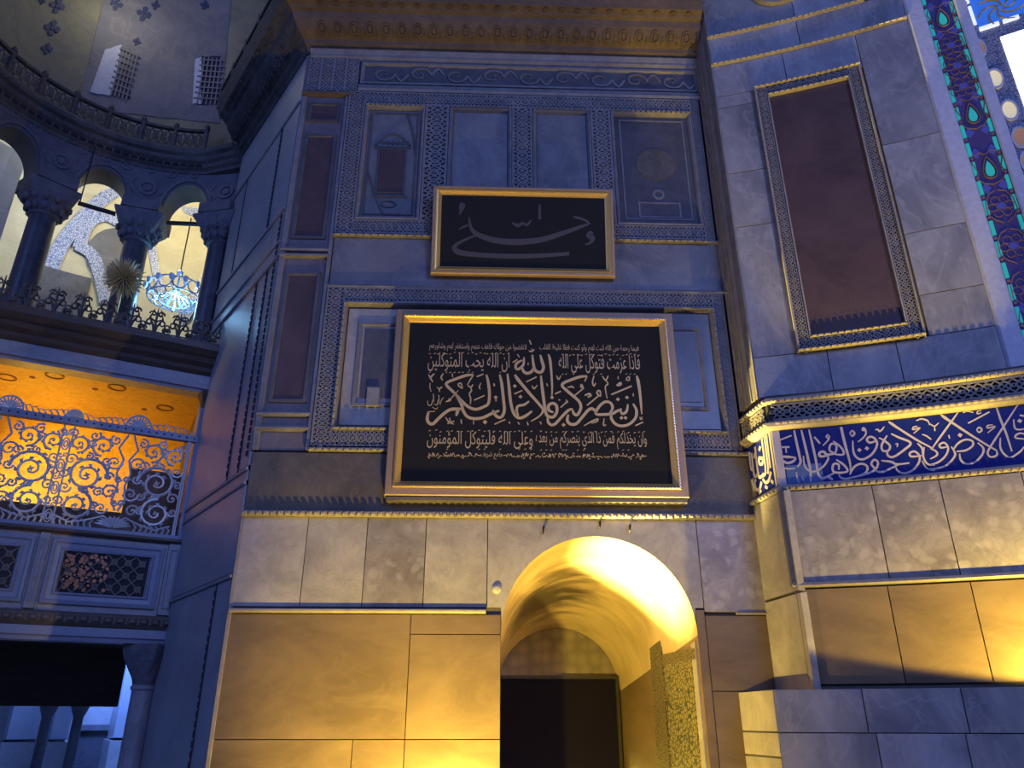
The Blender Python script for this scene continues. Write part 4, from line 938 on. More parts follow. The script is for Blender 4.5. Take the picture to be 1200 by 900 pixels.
# lower apse wall: breccia slabs, ledge, brown panel, projecting dado
jx = [.10, rz(1031, 620, .22)[0], rz(1113, 620, .22)[0], 2.75, 3.6, 4.45, 5.3, 6.1]
for a, b in zip(jx, jx[1:]): rsl(a, b, 3.12, 4.24, 'brecc', .15, .235)
trim(20, 'dent', lambda m: sweep(m, Rw, [(.1, 3.05), (.31, 3.06), (.325, 3.08), (.30, 3.115), (.1, 3.13)], .06, 6.1))
jb = [.08, rz(1052, 750, .28)[0], rz(1153, 750, .28)[0], 2.9, 3.9, 5.0, 6.1]
for a, b in zip(jb, jb[1:]): rsl(a, b, 1.99, 3.04, 'brown', .2, .275, g=.003, ch=.003)
DD = .44
P0 = M.w(2.77, 0); dx, dy = math.sin(R(10)), -math.cos(R(10))
P3 = (P0[0]+dx*.88, P0[1]+dy*.88)
UD = min(((Rw.w(u/100, 0, DD)[0]-P3[0])**2+(Rw.w(u/100, 0, DD)[1]-P3[1])**2, u/100) for u in range(-90, 60))[1]
DP2 = [P0[:2], P3]+rpts(DD, UD+.03, 6.0, 20)+rpts(.0, 6.0, .3, 20)+[CR[:2]]
rprism('trim_21', MT['core'], DP2, 0, 1.93)
DS = Lin(P3, P0[:2])
def dsl(sf, u0, u1, z0, z1, mat, **k): return slab(WR, sf, u0, u1, z0, z1, mat, -.02, .02, **k)
zj1 = 1.50
class Off(Surf):
    curved = True
    def __init__(s, sf, d): s.sf = sf; s.d = d; s.rng = sf.rng
    def w(s, u, z, d=0): return s.sf.w(u, z, s.d+d)
RD = Off(Rw, DD)
ds = UD+.0
x1 = rz(1013, 830, DD)[0]; x2 = rz(1130, 830, DD)[0]
for a, b in ((ds, x1), (x1, x2), (x2, 3.2), (3.2, 4.4), (4.4, 5.8)): dsl(RD, a, b, zj1, 1.94, 'apse')
y1 = rz(1030, 880, DD)[0]; y2 = rz(1135, 880, DD)[0]
for a, b in ((ds, y1), (y1, y2), (y2, 3.3), (3.3, 4.6), (4.6, 5.8)): dsl(RD, a, b, .1, zj1, 'apse')
class DSide(Surf):
    curved = False
    def w(s, u, z, d=0):
        return (P0[0]+dx*u-math.cos(R(10))*d, P0[1]+dy*u-math.sin(R(10))*d, z)
for za, zb3 in ((.1, 1.25), (1.26, 1.50), (1.51, 1.94)): dsl(DSide(), .0, .90, za, zb3, 'grey')
# ------------------------------------------------------------------ stained-glass window in the apse wall
def glass(name, c, e): return plain(name, c, .15, 0, c, e)
GL = {'turq': glass('turquoise_glass', (.04, .50, .42), .32), 'violet': glass('violet_glass', (.075, .06, .20), .06), 'blue': glass('blue_glass', (.09, .10, .40), .12),
      'cream': glass('cream_glass', (.80, .68, .40), .55), 'amber': glass('amber_glass', (.40, .22, .14), .35), 'sky': glass('sky_glass', (.05, .20, .70), .45), 'white': plain('daylit_glass', (.9, .95, 1), .2, 0, (.85, .92, 1), 3.0),
      'frost': plain('pale_glass', (.8, .85, 1), .2, 0, (.75, .82, 1), .8)}
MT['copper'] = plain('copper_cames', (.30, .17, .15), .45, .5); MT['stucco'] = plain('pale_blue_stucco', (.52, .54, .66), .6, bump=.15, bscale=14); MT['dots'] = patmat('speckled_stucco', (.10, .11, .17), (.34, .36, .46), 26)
W1 = struct(empty('window_1', Rw.w(3.05, 5.9)))
WZ0, WZ1 = 5.75, 13.6
on(W1, 'stone_frame', MT['stucco'], lambda m: vsweep(m, Rw, [(2.96, -.3), (2.96, .04), (2.99, .065), (3.18, .065), (3.20, .05), (3.20, -.3)], WZ0-.15, WZ1))
UB0, UB1 = 3.20, 3.60
on(W1, 'glass_ground', GL['violet'], lambda m: sbox(m, Surf_flat(Rw), UB0, UB1, WZ0, WZ1, -.04, .02))
on(W1, 'stone_frame', MT['stucco'], lambda m: vsweep(m, Rw, [(3.60, -.3), (3.60, .05), (3.62, .065), (3.74, .065), (3.75, .04), (3.75, -.3)], WZ0, WZ1))
on(W1, 'speckled_panel', MT['dots'], lambda m: sbox(m, Rw, 3.75, 6.2, WZ0, WZ1, -.2, .02))
rr = random.Random(5)
n = 24
for i in range(n):
    z = WZ0+.1+i*(WZ1-WZ0)/n
    for u in (UB0+.035, UB1-.035):
        on(W1, 'turquoise_pane', GL['turq'], lambda m: sbox(m, Rw, u-.026, u+.026, z, z+.235, .02, .034, .006))
        on(W1, 'came', MT['copper'], lambda m: ngon(m, Rw.w, u, z+.283, .022, .02, .02, 6))
P = .98
def drop(m, c, z, s, d=.03):
    vs = [(c+s*.55*math.sin(t)*math.sin(t/2)**1.2, z+s*math.cos(t)) for t in [2*PI*i/16 for i in range(16)]]
    m.add([Rw.w(a, b, d+.014) for a, b in vs]+[Rw.w(a, b, d) for a, b in vs], [tuple(range(16))]+[(i, 16+i, 16+(i+1) % 16, (i+1) % 16) for i in range(16)])
UC = (UB0+UB1)/2
zz = [rz(1097, 26)[1], rz(1138, 136)[1], rz(1160, 199)[1], rz(1185, 290)[1], rz(1130, 105)[1]+.75]
for z in (zz[0], zz[1], zz[2], zz[0]+1.0, zz[3]-1.2):
    on(W1, 'drop_pane', GL['turq'], lambda m: drop(m, UC, z, .13))
    def rim(m):
        tube(m, [Rw.w(UC+.62*.17*math.sin(t)*abs(math.sin(t/2))**1.0, z+.02+.185*math.cos(t), .035) for t in [2*PI*i/14 for i in range(14)]], .012, 5, True)
        for s in (-1, 1): tube(m, [Rw.w(UC+s*a, z+b, .03) for a, b in ((.0, .24), (.07, .30), (.15, .26), (.18, .14), (.14, .0), (.17, -.12), (.10, -.22), (.0, -.26))], .011, 5)
    on(W1, 'came', MT['copper'], rim)
    for s in (-1, 1):
        for b in (.30, -.30): on(W1, 'blue_pane', GL['blue'], lambda m: ngon(m, Rw.w, UC+s*.10, z+b, .06, .02, .012, 4, rz=.09))
for z in (zz[0]-.95, zz[1]-.52 if False else zz[0]-1.35, zz[2]-.62, zz[2]-1.25, zz[2]-1.9, zz[0]-.55):
    on(W1, 'rosette_pane', GL['blue'], lambda m: ngon(m, Rw.w, UC, z, .055, .025, .014, 8))
    def ros(m):
        for k in range(6):
            a = k*PI/3
            tube(m, [Rw.w(UC+.10*math.cos(a)+.05*math.cos(t), z+.12*math.sin(a)+.06*math.sin(t), .03) for t in [2*PI*i/8 for i in range(8)]], .008, 4, True)
        for s in (-1, 1): tube(m, [Rw.w(UC+s*a, z+b, .03) for a, b in ((.02, .26), (.10, .22), (.16, .10), (.17, -.10), (.10, -.2), (.02, -.26))], .010, 5)
    on(W1, 'came', MT['copper'], ros)
for px, py, k, h in ((1146, 58, 'amber', 1), (1166, 93, 'cream', 1), (1183, 130, 'cream', 0), (1196, 162, 'amber', 1), (1206, 190, 'amber', 1), (1128, -4, 'amber', 1)):
    u, z = rz(px, py, .02)
    on(W1, 'oculus', GL[k], lambda m: ngon(m, Rw.w, u, z, .085, .02, .015, 16, rz=.16))
    on(W1, 'oculus_rim', MT['stucco'], lambda m: ngon(m, Rw.w, u, z, .105, .02, .03, 16, rz=.185, inner=.8))
u, z = rz(1172, 44, .02); u2, z2 = rz(1196, 112, .02)
on(W1, 'daylit_pane', GL['white'], lambda m: sbox(m, Rw, u, 6.0, z2-2.2, z, .02, .03))
u3, z3 = rz(1146, 34, .02)
on(W1, 'blue_panel', GL['sky'], lambda m: sbox(m, Rw, 3.80, 6.0, z3+.02, WZ1, .02, .032))
on(W1, 'glazing_bar', GL['frost'], lambda m: (sbox(m, Rw, 3.80, 4.05, z3-.06, z3, .02, .05), sbox(m, Rw, 4.10, 4.3, z3-.06, z3, .02, .05), sbox(m, Rw, 3.75, 3.79, z3+.08, z3+.45, .03, .05), sbox(m, Rw, 3.75, 3.79, z3+.52, z3+.9, .03, .05)))
def tracery(m):
    u, z = rz(1172, 10, .02)
    for k in range(7):
        a = k*.9
        tube(m, [Rw.w(u+.28*t*math.cos(a+t*1.4), z+.28*t*math.sin(a+t*1.4), .045) for t in (.15, .4, .65, .9, 1.1)], .014, 5)
on(W1, 'gold_tracery', MT['gilt'], tracery)

# ------------------------------------------------------------------ exedra with the upper gallery
MT['gallery'] = marble('gallery_plaster', (.085, .085, .11), (.16, .16, .19), (.10, .10, .13), 1.4, .6, .2, .4, tint=0)
MT['yellow'] = marble('golden_plaster', (.50, .44, .28), (.66, .60, .42), (.42, .38, .28), .8, .55, .08, .25, tint=0)
MT['domey'] = marble('dome_plaster', (.17, .16, .12), (.30, .275, .17), (.12, .12, .13), .55, .7, .1, .4, tint=0)
MT['domegrey'] = marble('worn_plaster', (.13, .13, .16), (.24, .23, .25), (.30, .26, .22), .8, .7, .1, .4, tint=0)
MT['band'] = patmat('painted_band', (.12, .16, .38), (.52, .56, .72), 20)
MT['darkstone'] = marble('dark_column_stone', (.05, .05, .07), (.11, .11, .14), (.16, .16, .18), 2, .35, .1, .3)
MT['cap'] = marble('capital_stone', (.11, .11, .14), (.21, .21, .25), (.08, .08, .1), 6, .6, .5, .4)
MT['iron'] = plain('dark_iron', (.03, .03, .035), .5, .6)
CU = [X.at(262, 246)[0], X.at(166, 252)[0], X.at(50, 262)[0]]
CU.append(CU[2]+(CU[2]-CU[1])*1.0)
ZC0, ZC1, ZC2 = 7.9, 10.25, 10.92
# columns: every one a thing of its own
def column(u, label):
    x, y, _ = X.w(u, 0, -.12)
    t = tag(empty('gallery_column', (x, y, ZC0)), label, 'column', 'columns of the upper gallery')
    t['_b'] = (x, y, ZC0)
    c = (x, y, ZC0)
    on(t, 'base', MT['cap'], lambda m: (lathe(m, c, [(.34, 0), (.34, .10), (.28, .14), (.32, .20), (.27, .26)], 20)), True)
    on(t, 'shaft', MT['darkstone'], lambda m: lathe(m, c, [(.245, .26), (.235, 1.2), (.225, 2.3)], 24), True)
    cp = on(t, 'capital', MT['cap'], lambda m: lathe(m, c, [(.24, 2.28), (.27, 2.31), (.24, 2.36), (.27, 2.42), (.36, 2.62), (.43, 2.80), (.44, 2.86)], 28, math.atan2(XC[1]-y, XC[0]-x)+PI/4, lambda z: max(0, min(1, (z-2.4)/.35))), True)
    def leaves(m):
        for k in range(12):
            a = 2*PI*k/12
            for zz0, r0 in ((2.42, .30), (2.58, .38)):
                p = (x+math.cos(a)*r0, y+math.sin(a)*r0, ZC0+zz0)
                lathe(m, p, [(.01, -.07), (.05, -.03), (.055, .04), (.02, .09)], 6)
    on(cp, 'carved_leaves', MT['cap'], leaves)
    on(t, 'impost_block', MT['gallery'], lambda m: sbox(m, X, u-.40, u+.40, ZC0+2.86, ZC2+.12, -.62, .30, .03))
    return t
column(CU[0], 'dark gallery column at the right end beside the flank wall')
column(CU[1], 'dark gallery column between the golden sunburst and the ring chandelier')
column(CU[2], 'dark gallery column left of the golden sunburst at the photo edge')
# arcaded wall above the columns
mb = MB()
for i in range(3):
    a, b = CU[i], CU[i+1]; mid = (a+b)/2; hw = (b-a)/2-.36
    us = [a]+[mid-hw*math.cos(PI*k/16) for k in range(17)]+[b]
    archstrip(mb, X, us, lambda u: ZC2+.12 if abs(u-mid) > hw-1e-6 else ZC2+.12+math.sqrt(max(0, 1-((u-mid)/hw)**2))*.62, 12.2, -.55, .02)
sbox(mb, X, -.8, CU[0], ZC2+.1, 12.2, -.55, .02); sbox(mb, X, CU[3], 5.6, ZC2+.1, 12.2, -.55, .02)
WG = struct(mb.build('wall_gallery', MT['gallery']))
def exscroll(m):
    for i in range(10):
        c = .25+i*.42
        P = [(c+.13*(1-t/14)*math.cos((-1)**i*t*.62), 11.90+.13*(1-t/14)*math.sin((-1)**i*t*.62), .035) for t in range(13)]
        ribbon(m, X.w, P, .02, .02, 2)
    for u in CU[:3]:
        ngon(m, X.w, u, 11.45, .17, .02, .03, 16, inner=.7); ngon(m, X.w, u, 11.45, .07, .02, .03, 10)
        for s in (-1, 1): ribbon(m, X.w, [(u+s*.2, 11.3, .03), (u+s*.33, 11.5, .05), (u+s*.24, 11.65, .03)], .02, .02, 3)
on(WG, 'carved_scrolls', MT['cap'], exscroll)
on(WG, 'arch_moulding', MT['cap'], lambda m: [ribbon(m, X.w, [((CU[i]+CU[i+1])/2-((CU[i+1]-CU[i])/2-.29)*math.cos(PI*k/12), ZC2+.14+.70*math.sin(PI*k/12), .07) for k in range(13)], .02, .035, 2) for i in range(3)])
m = MB(); sbox(m, X, CU[0]-.5, CU[0]-.16, 0, 12.2, -.6, -.1); sbox(m, X, -1.0, CU[0]-.3, 0, 12.4, -.7, -.15); struct(m.build('wall_gallery_end', MT['flank']))
m = MB(); sbox(m, X, CU[2]+.30, 5.4, 7.9, 12.0, -1.3, -1.1); struct(m.build('wall_gallery_left', MT['flank']))
# tie rods between the capitals
for i, px in ((0, 225), (1, 118)):
    t = MB(); tube(t, [X.w(CU[i]+.46, 10.78, -.1), X.w(CU[i+1]-.46, 10.78, -.1)], .045, 8)
    o = t.build('tie_rod', MT['iron']); tag(o, ('dark iron tie rod above the ring chandelier', 'dark iron tie rod above the golden sunburst')[i], 'tie rod', 'tie rods of the gallery arches')
t = MB(); c0 = X.w(X.at(106, 190)[0], 11.95, .2); tube(t, [c0, (c0[0], c0[1], 10.6)], .012, 5); tag(t.build('hanging_cable', MT['iron']), 'thin dark cable hanging from the gallery cornice before the left arch', 'cable')
# gallery floor, back wall with painted bands, vault
m = MB(); sbox(m, X, -.9, 5.6, 7.6, 7.9, -3.5, .15); struct(m.build('floor_gallery', MT['gallery']))
def gring(r0, z): return [(XC[0]+math.cos(XA0+k*.07)*r0, XC[1]+math.sin(XA0+k*.07)*r0, z) for k in range(-9, 34)]
m = MB()
pr = [(XR+3.4, 7.7), (XR+3.4, 13.2), (XR+3.1, 14.2), (XR+2.4, 14.9), (XR+1.6, 15.2), (XR+.4, 15.3)]
rg = [gring(r, z) for r, z in pr]
for a, b in zip(rg, rg[1:]):
    k = len(a); m.add(a+b, [(i, i+1, k+i+1, k+i) for i in range(k-1)])
pr2 = [(r+.3, z+.3) for r, z in pr]; rg = [gring(r, z) for r, z in pr2]
for a, b in zip(rg, rg[1:]):
    k = len(a); m.add(a+b, [(i, k+i, k+i+1, i+1) for i in range(k-1)])
WBk = struct(m.build('wall_gallery_back', MT['yellow'], smooth=True))
XB = Cyl(XC, XR+3.37, XA0, (-4, 12))
def pb(P, w): return [(lambda q: (q[0], q[1], w))(XB.at(x, y)) for x, y in P]
for P, w in (([(58, 318), (72, 288), (92, 262), (118, 236), (140, 222)], .30), ([(92, 292), (105, 262), (128, 256), (156, 274)], .26), ([(90, 288), (108, 300), (119, 330), (124, 356)], .28),
             ([(258, 298), (243, 328), (222, 362), (214, 375)], .28), ([(178, 290), (183, 318), (190, 345)], .18)):
    on(WBk, 'painted_band', MT['band'], lambda m: ribbon(m, XB.w, pb(P, w), .0, .05, 6))
on(WBk, 'painted_rosette', MT['band'], lambda m: (lambda q: ngon(m, XB.w, q[0], q[1], .42, .0, .04, 16, rz=.20))(XB.at(233, 247)))
on(WBk, 'dark_panel', MT['darkstone'], lambda m: (lambda a, b: sbox(m, XB, b[0], a[0], 8.0, a[1], -.02, .06))(XB.at(50, 312), XB.at(112, 312)))
on(WBk, 'dark_niche', MT['gallery'], lambda m: (lambda q: ngon(m, XB.w, q[0], q[1], .62, .01, .02, 20, rz=.75))(XB.at(136, 300)))  # flat oval, darker than the plaster around it
# half dome above the cornice, its windows and painted crosses
m = MB(); n = 10; vs = []; fs = []
zz2 = [12.32+7.4*math.sin(i/n*1.35) for i in range(n+1)]; na = 40
for z in zz2:
    for k in range(na+1): vs.append(XD.w(-1.6+8.2*k/na, z, 0))
for i in range(n):
    for k in range(na): a = i*(na+1)+k; fs.append((a, a+1, a+na+2, a+na+1))
m.add(vs, fs); o = len(vs)
vs2 = []
for z in zz2:
    for k in range(na+1): vs2.append(XD.w(-1.6+8.2*k/na, z, -.3))
m.add(vs2, [f[::-1] for f in fs]); WD = struct(m.build('wall_dome', MT['domey'], smooth=True))
def dpx(x, y): return XD_at(x, y)
def XD_at(px, py):
    rx, ry, rz_ = ray(px, py); lo, hi = 2., 40.
    best = None; prev = None
    for i in range(400):
        t = 8+i*.04; x, y, z = rx*t, ry*t, CAMZ+rz_*t
        tt = (z-12.3)/8.0
        if tt < 0 or tt >= 1: continue
        r = (XR+.15)*math.sqrt(1-tt*tt); q = math.hypot(x-XC[0], y-XC[1])-r
        if prev is not None and prev < 0 <= q:
            a = math.atan2(y-XC[1], x-XC[0]); u = (a-XA0)
            while u < -PI: u += 2*PI
            while u > PI: u -= 2*PI
            return u*XD.r, z
        prev = q
    return X.at(px, py)[0], 12.42
def wsheet(m, c, d, n=10):
    """four photo corners (bottom left, top left, top right, bottom right) laid on the dome as a gridded sheet"""
    (x0, y0), (x1, y1), (x2, y2), (x3, y3) = c; vs = []
    for i in range(n+1):
        for j in range(n+1):
            a, b = i/n, j/n
            q = XD_at((x0*(1-b)+x1*b)*(1-a)+(x3*(1-b)+x2*b)*a, (y0*(1-b)+y1*b)*(1-a)+(y3*(1-b)+y2*b)*a); vs.append(XD.w(q[0], q[1], d))
    m.add(vs, [(i*(n+1)+j, (i+1)*(n+1)+j, (i+1)*(n+1)+j+1, i*(n+1)+j+1) for i in range(n) for j in range(n)])
def wquad(m, pts, d, th):
    q = [XD_at(*p) for p in pts]
    k = len(q)
    m.add([XD.w(u, z, d+th) for u, z in q]+[XD.w(u, z, d) for u, z in q], [tuple(range(k)), tuple(range(k, 2*k))[::-1]]+[(i, (i+1) % k, (i+1) % k+k, i+k) for i in range(k)])
on(WD, 'worn_patch', MT['domegrey'], lambda m: wsheet(m, [(90, 128), (122, -6), (272, -6), (258, 146)], .015))
for n_, (poly, jam) in enumerate((([(130, 114), (140, 58), (152, 58), (152, 118)], [(104, 110), (122, 60), (142, 54), (130, 114)]), ([(236, 124), (236, 68), (259, 68), (258, 124)], [(226, 124), (229, 72), (237, 69), (236, 124)])), 2):
    m = MB(); wsheet(m, poly, .03, 5); w = struct(m.build('window_%d' % n_, plain('dusk_glass', (.03, .03, .06), .3)))
    m = MB(); wsheet(m, jam, .04, 5); j = m.build('painted_lit_reveal', MT['stucco'], w)  # pale colour of this flat sheet carries the daylight on the window jamb
    def grid(m):
        q = [XD_at(*p) for p in poly]; us_ = [a for a, b in q]; zs_ = [b for a, b in q]; u0, u1, z0, z1 = min(us_), max(us_), min(zs_), max(zs_)
        for i in range(1, 6): u = u0+(u1-u0)*i/6; ribbon(m, XD.w, [(u, z0, .03), (u, z0+(z1-z0)*.5, .03), (u, z1-(z1-z0)*.05, .03)], .045, .008)
        for i in range(1, 9): z = z0+(z1-z0)*i/9; ribbon(m, XD.w, [(u0, z, .03), (u1, z, .03)], .045, .008)
    on(w, 'window_grid', MT['domegrey'], grid)
def crosses(m):
    for x, y, r in ((66, 8, 16), (60, 34, 17), (54, 58, 12), (136, 6, 14), (168, 18, 16), (160, 50, 9), (48, 2, 8), (240, 8, 10), (182, 8, 10)):
        for k in range(4):
            a = k*PI/2+.3
            wquad(m, [(x+r*.34*math.cos(a)+r*.24*math.cos(t), y+r*.34*math.sin(a)+r*.24*math.sin(t)) for t in (0, 1.26, 2.5, 3.77, 5.0)], .02, .012)
        wquad(m, [(x+r*.17*math.cos(t), y+r*.17*math.sin(t)) for t in (0, 1.57, 3.14, 4.7)], .03, .012)
on(WD, 'painted_crosses', plain('faded_blue_paint', (.05, .06, .13), .7), crosses)
# pierced balustrade on the cornice of exedra and flank
def pierced(m, sf, u0, u1, d, z0, h):
    n = max(1, round((u1-u0)/.16)); p = (u1-u0)/n
    for i in range(n):
        for s in (0, 1):
            tube(m, [sf.w(u0+p*i, z0+(.06 if s else h-.06), d), sf.w(u0+p*(i+1), z0+(h-.06 if s else .06), d)], .016, 4)
        tube(m, [sf.w(u0+p*(i+.5)+.055*math.cos(t), z0+h/2+.11*math.sin(t), d) for t in [2*PI*k/8 for k in range(8)]], .014, 4, True)
for sf, u0, u1, lab, bz, bd in ((X, .05, 5.4, 'pierced dark balustrade curving along the gallery cornice', 12.36, .24), (S, -.35, 3.3, 'pierced balustrade on the cornice above the blue flank wall', 13.10, .66)):
    t = tag(empty('balustrade', sf.w((u0+u1)/2, bz, bd)), lab, 'balustrade')
    on(t, 'pierced_screen', MT['cornd'], lambda m: pierced(m, sf, u0, u1, bd, bz+.04, .46))
    on(t, 'handrail', MT['cornd'], lambda m: sweep(m, sf, [(bd-.04, bz+.47), (bd+.04, bz+.47), (bd+.05, bz+.52), (bd-.05, bz+.52)], u0, u1))
    on(t, 'bottom_rail', MT['cornd'], lambda m: sweep(m, sf, [(bd-.05, bz), (bd+.05, bz), (bd+.04, bz+.06), (bd-.04, bz+.06)], u0, u1))
    k = int((u1-u0)/.65)
    for i in range(k+1): on(t, 'post', MT['cornd'], lambda m: (lambda u: lathe(m, sf.w(u, bz, bd), [(.05, 0), (.05, .44), (.035, .50), (.06, .56), (.05, .62), (.01, .68)], 8))(u0+(u1-u0)*i/k))
# ------------------------------------------------------------------ ring chandelier in the right arch
cu_, cz_ = X.at(206, 345, -.75)
cc = X.w(cu_, cz_, -.75)
MT['wire'] = plain('pale_metal', (.42, .52, .70), .25, .75); MT['cupglass'] = plain('clear_glass_cup', (.75, .85, 1.0), .08)
CH = tag(empty('ring_chandelier', (cc[0], cc[1], cc[2])), 'ring chandelier of looped metal and glass cups hanging in the right gallery arch', 'chandelier')
cx, cy, cz = cc
top = 10.78
on(CH, 'chain', MT['iron'], lambda m: tube(m, [(cx, cy, cz+.5), (cx, cy, top+.6)], .014, 5))
def loops(m):
    for k in range(12):
        a = 2*PI*k/12; ca, sa = math.cos(a), math.sin(a)
        tube(m, [(cx+ca*(.52+.0*math.cos(t))-sa*.13*math.cos(t), cy+sa*.52+ca*.13*math.cos(t), cz+.02+.13*math.sin(t)) for t in [2*PI*i/10 for i in range(10)]], .014, 5, True)
        tube(m, [(cx+ca*r, cy+sa*r, cz+z) for r, z in ((.52, -.1), (.38, -.16), (.25, -.12), (.12, .02), (.03, .10))], .012, 5)
    for r, z in ((.52, .15), (.52, -.12), (.30, -.16)): tube(m, [(cx+r*math.cos(t), cy+r*math.sin(t), cz+z) for t in [2*PI*i/28 for i in range(28)]], .014, 5, True)
on(CH, 'ring', MT['wire'], loops)
def crown(m):
    for k in range(6):
        a = 2*PI*k/6
        tube(m, [(cx+math.cos(a)*r, cy+math.sin(a)*r, cz+z) for r, z in ((.04, .1), (.13, .20), (.16, .30), (.10, .40), (.02, .46), (.05, .53))], .013, 5)
    lathe(m, (cx, cy, cz+.42), [(.01, 0), (.06, .03), (.07, .09), (.03, .14), (.01, .16)], 10)
on(CH, 'crown', MT['wire'], crown)
for k in range(14):
    a = 2*PI*k/14; p = (cx+.58*math.cos(a), cy+.58*math.sin(a), cz+.06)
    on(CH, 'glass_cup', MT['cupglass'], lambda m: lathe(m, p, [(.012, -.05), (.035, -.03), (.045, .03), (.05, .07)], 8), True)
on(CH, 'pendant_drop', MT['wire'], lambda m: lathe(m, (cx, cy, cz-.42), [(.005, 0), (.03, .04), (.02, .1), (.035, .16), (.01, .3)], 8))
# ------------------------------------------------------------------ the loge
MT['lblue'] = marble('blue_grey_painted_wood', (.24, .27, .36), (.32, .35, .45), (.2, .22, .3), 1.5, .4, .1, .2, tint=.1)
MT['lstone'] = marble('loge_marble', (.26, .26, .29), (.38, .38, .42), (.18, .18, .2), 1.4, .4, .15, .4, tint=.1)
MT['lwood'] = marble('dark_cornice_wood', (.055, .04, .03), (.11, .075, .05), (.04, .03, .02), 2, .45, .1, .3, stretch=(1, 1, 6), tint=0)
MT['lgilt'] = plain('silvered_lattice', (.66, .67, .66), .4, .15)
MT['orange'] = marble('gilded_ceiling', (.62, .34, .07), (.80, .47, .10), (.34, .17, .04), 2.2, .4, .1, .5, tint=0)
MT['coppery'] = plain('coppery_gilding', (.55, .20, .08), .4, .2)
MT['odark'] = plain('brown_stencil', (.22, .10, .02), .6)
LW = -4.6
LG = tag(empty('imperial_loge', L.w(-1.6, 2.66)), 'raised loge with pierced gilt lattice and orange ceiling at the left', 'loge')
LG['_b'] = L.w(-1.6, 2.66)
def lp(name, mat, fill, smooth=False, parent=None, label=None): return on(parent or LG, name, MT[mat], fill, smooth, label)
lp('lintel', 'lblue', lambda m: sweep(m, L, [(-.25, 2.67), (.04, 2.67), (.05, 2.72), (.08, 2.74), (.08, 2.86), (-.25, 2.86)], LW, .02))
o = lp('carved_band', 'frieze', lambda m: sweep(m, L, [(-.2, 2.86), (.05, 2.86), (.11, 2.92), (.12, 3.03), (.06, 3.07), (-.2, 3.07)], LW, .05))
lp('dentil_row', 'frieze', lambda m: beads(m, L, LW, .03, 2.92, 3.02, .115, .15, .16), parent=o)
lp('dado_wall', 'lstone', lambda m: sbox(m, L, LW, .03, 3.07, 4.18, -.2, 0))
lp('sill', 'lwood', lambda m: sweep(m, L, [(-.2, 4.17), (.06, 4.17), (.09, 4.20), (.09, 4.24), (-.2, 4.24)], LW, .06))
for u0, u1 in ((-1.79, -.25), (-3.54, -2.0), (-4.6, -3.75)):
    o = lp('dado_panel', 'lblue', lambda m: rectframe(m, L, u0, u1, 3.16, 4.10, [(0, 0), (.01, .05), (.05, .06), (.07, .035), (.13, .03), (.15, .055), (.17, .05), (.18, 0)]))
    q0, q1 = u0+.19, u1-.19
    lp('grille_ground', 'void', lambda m: sbox(m, L, q0, q1, 3.34, 3.92, 0, .008), parent=o)
    def gr(m):
        n = 6; p = (q1-q0)/n
        for i in range(-3, n+1):
            for s in (1, -1):
                a = q0+p*i; pts = []
                for t in range(13):
                    u = a+p*3*t/12; z = 3.34+.58*t/12 if s > 0 else 3.92-.58*t/12
                    if q0 <= u <= q1: pts.append((u, z, .018))
                if len(pts) > 2: ribbon(m, L.w, pts, .008, .02, 1)
        for i in range(n):
            for z in (3.44, 3.63, 3.82): ngon(m, L.w, q0+p*(i+.5), z, .05, .008, .018, 8, inner=.55)
    lp('grille', 'frieze', gr, parent=o)
    lp('gilt_leaves', 'coppery', lambda m: [ngon(m, L.w, q0+.04+random.random()*(q1-q0)*.5, 3.37+random.random()*.52, .018+.014*random.random(), .02, .02, 5, rot=random.random()) for _ in range(90)], parent=o)
for u0, u1 in ((-.21, -.02), (-1.97, -1.82), (-3.72, -3.57)):
    o = lp('pilaster', 'lstone', lambda m: sbox(m, L, u0, u1, 3.08, 4.17, 0, .06, .01))
    lp('pilaster_panel', 'lblue', lambda m: rectframe(m, L, u0+.03, u1-.03, 3.18, 4.08, [(0, .055), (.005, .08), (.02, .08), (.03, .055)]), parent=o)
# lattice
zb0, zb1 = 4.24, 5.84
lp('bottom_rail', 'lblue', lambda m: sbox(m, L, LW, -.08, 4.24, 4.31, -.03, .04, .008))
o = lp('top_rail', 'lblue', lambda m: sbox(m, L, LW, -.06, 5.86, 5.985, -.03, .045, .01))
for i in range(38): lp('rail_hole', 'void', lambda m: ngon(m, L.w, -.12-.115*i, 5.925, .016, .045, .004, 10), parent=o)
def spiral(m, cx, cz, r, a0, turns, s, w, lf=True):
    P = []
    N = int(16*turns)
    for i in range(N+1):
        t = i/N; a = a0+s*2*PI*turns*t; rr = r*(1-.86*t)
        P.append((cx+rr*math.cos(a), cz+rr*math.sin(a)))
    w *= 1.3
    tube(m, [L.w(a, b, .005) for a, b in P], [w*(1-.45*i/N) for i in range(N+1)], 5)
    if lf:
        for i in range(1, int(N*.75), 2):        # acanthus tips curling off the stem
            a, b = P[i]; ux, uz = a-cx, b-cz; q = math.hypot(ux, uz) or 1; tx, tz = P[i+1][0]-a, P[i+1][1]-b; tq = math.hypot(tx, tz) or 1
            ux, uz, tx, tz = ux/q, uz/q, tx/tq, tz/tq; l = r*.26
            tube(m, [L.w(a, b, .0), L.w(a+ux*l*.5+tx*l*.3, b+uz*l*.5+tz*l*.3, .014), L.w(a+ux*l*.75+tx*l*.95, b+uz*l*.75+tz*l*.95, .01)], [w*.9, w*1.1, w*.2], 4)
    for k in range(4):
        a = k*PI/2+.4; tube(m, [L.w(cx, cz, .01), L.w(cx+r*.16*math.cos(a), cz+r*.16*math.sin(a), .012)], [w*.9, w*.3], 4)
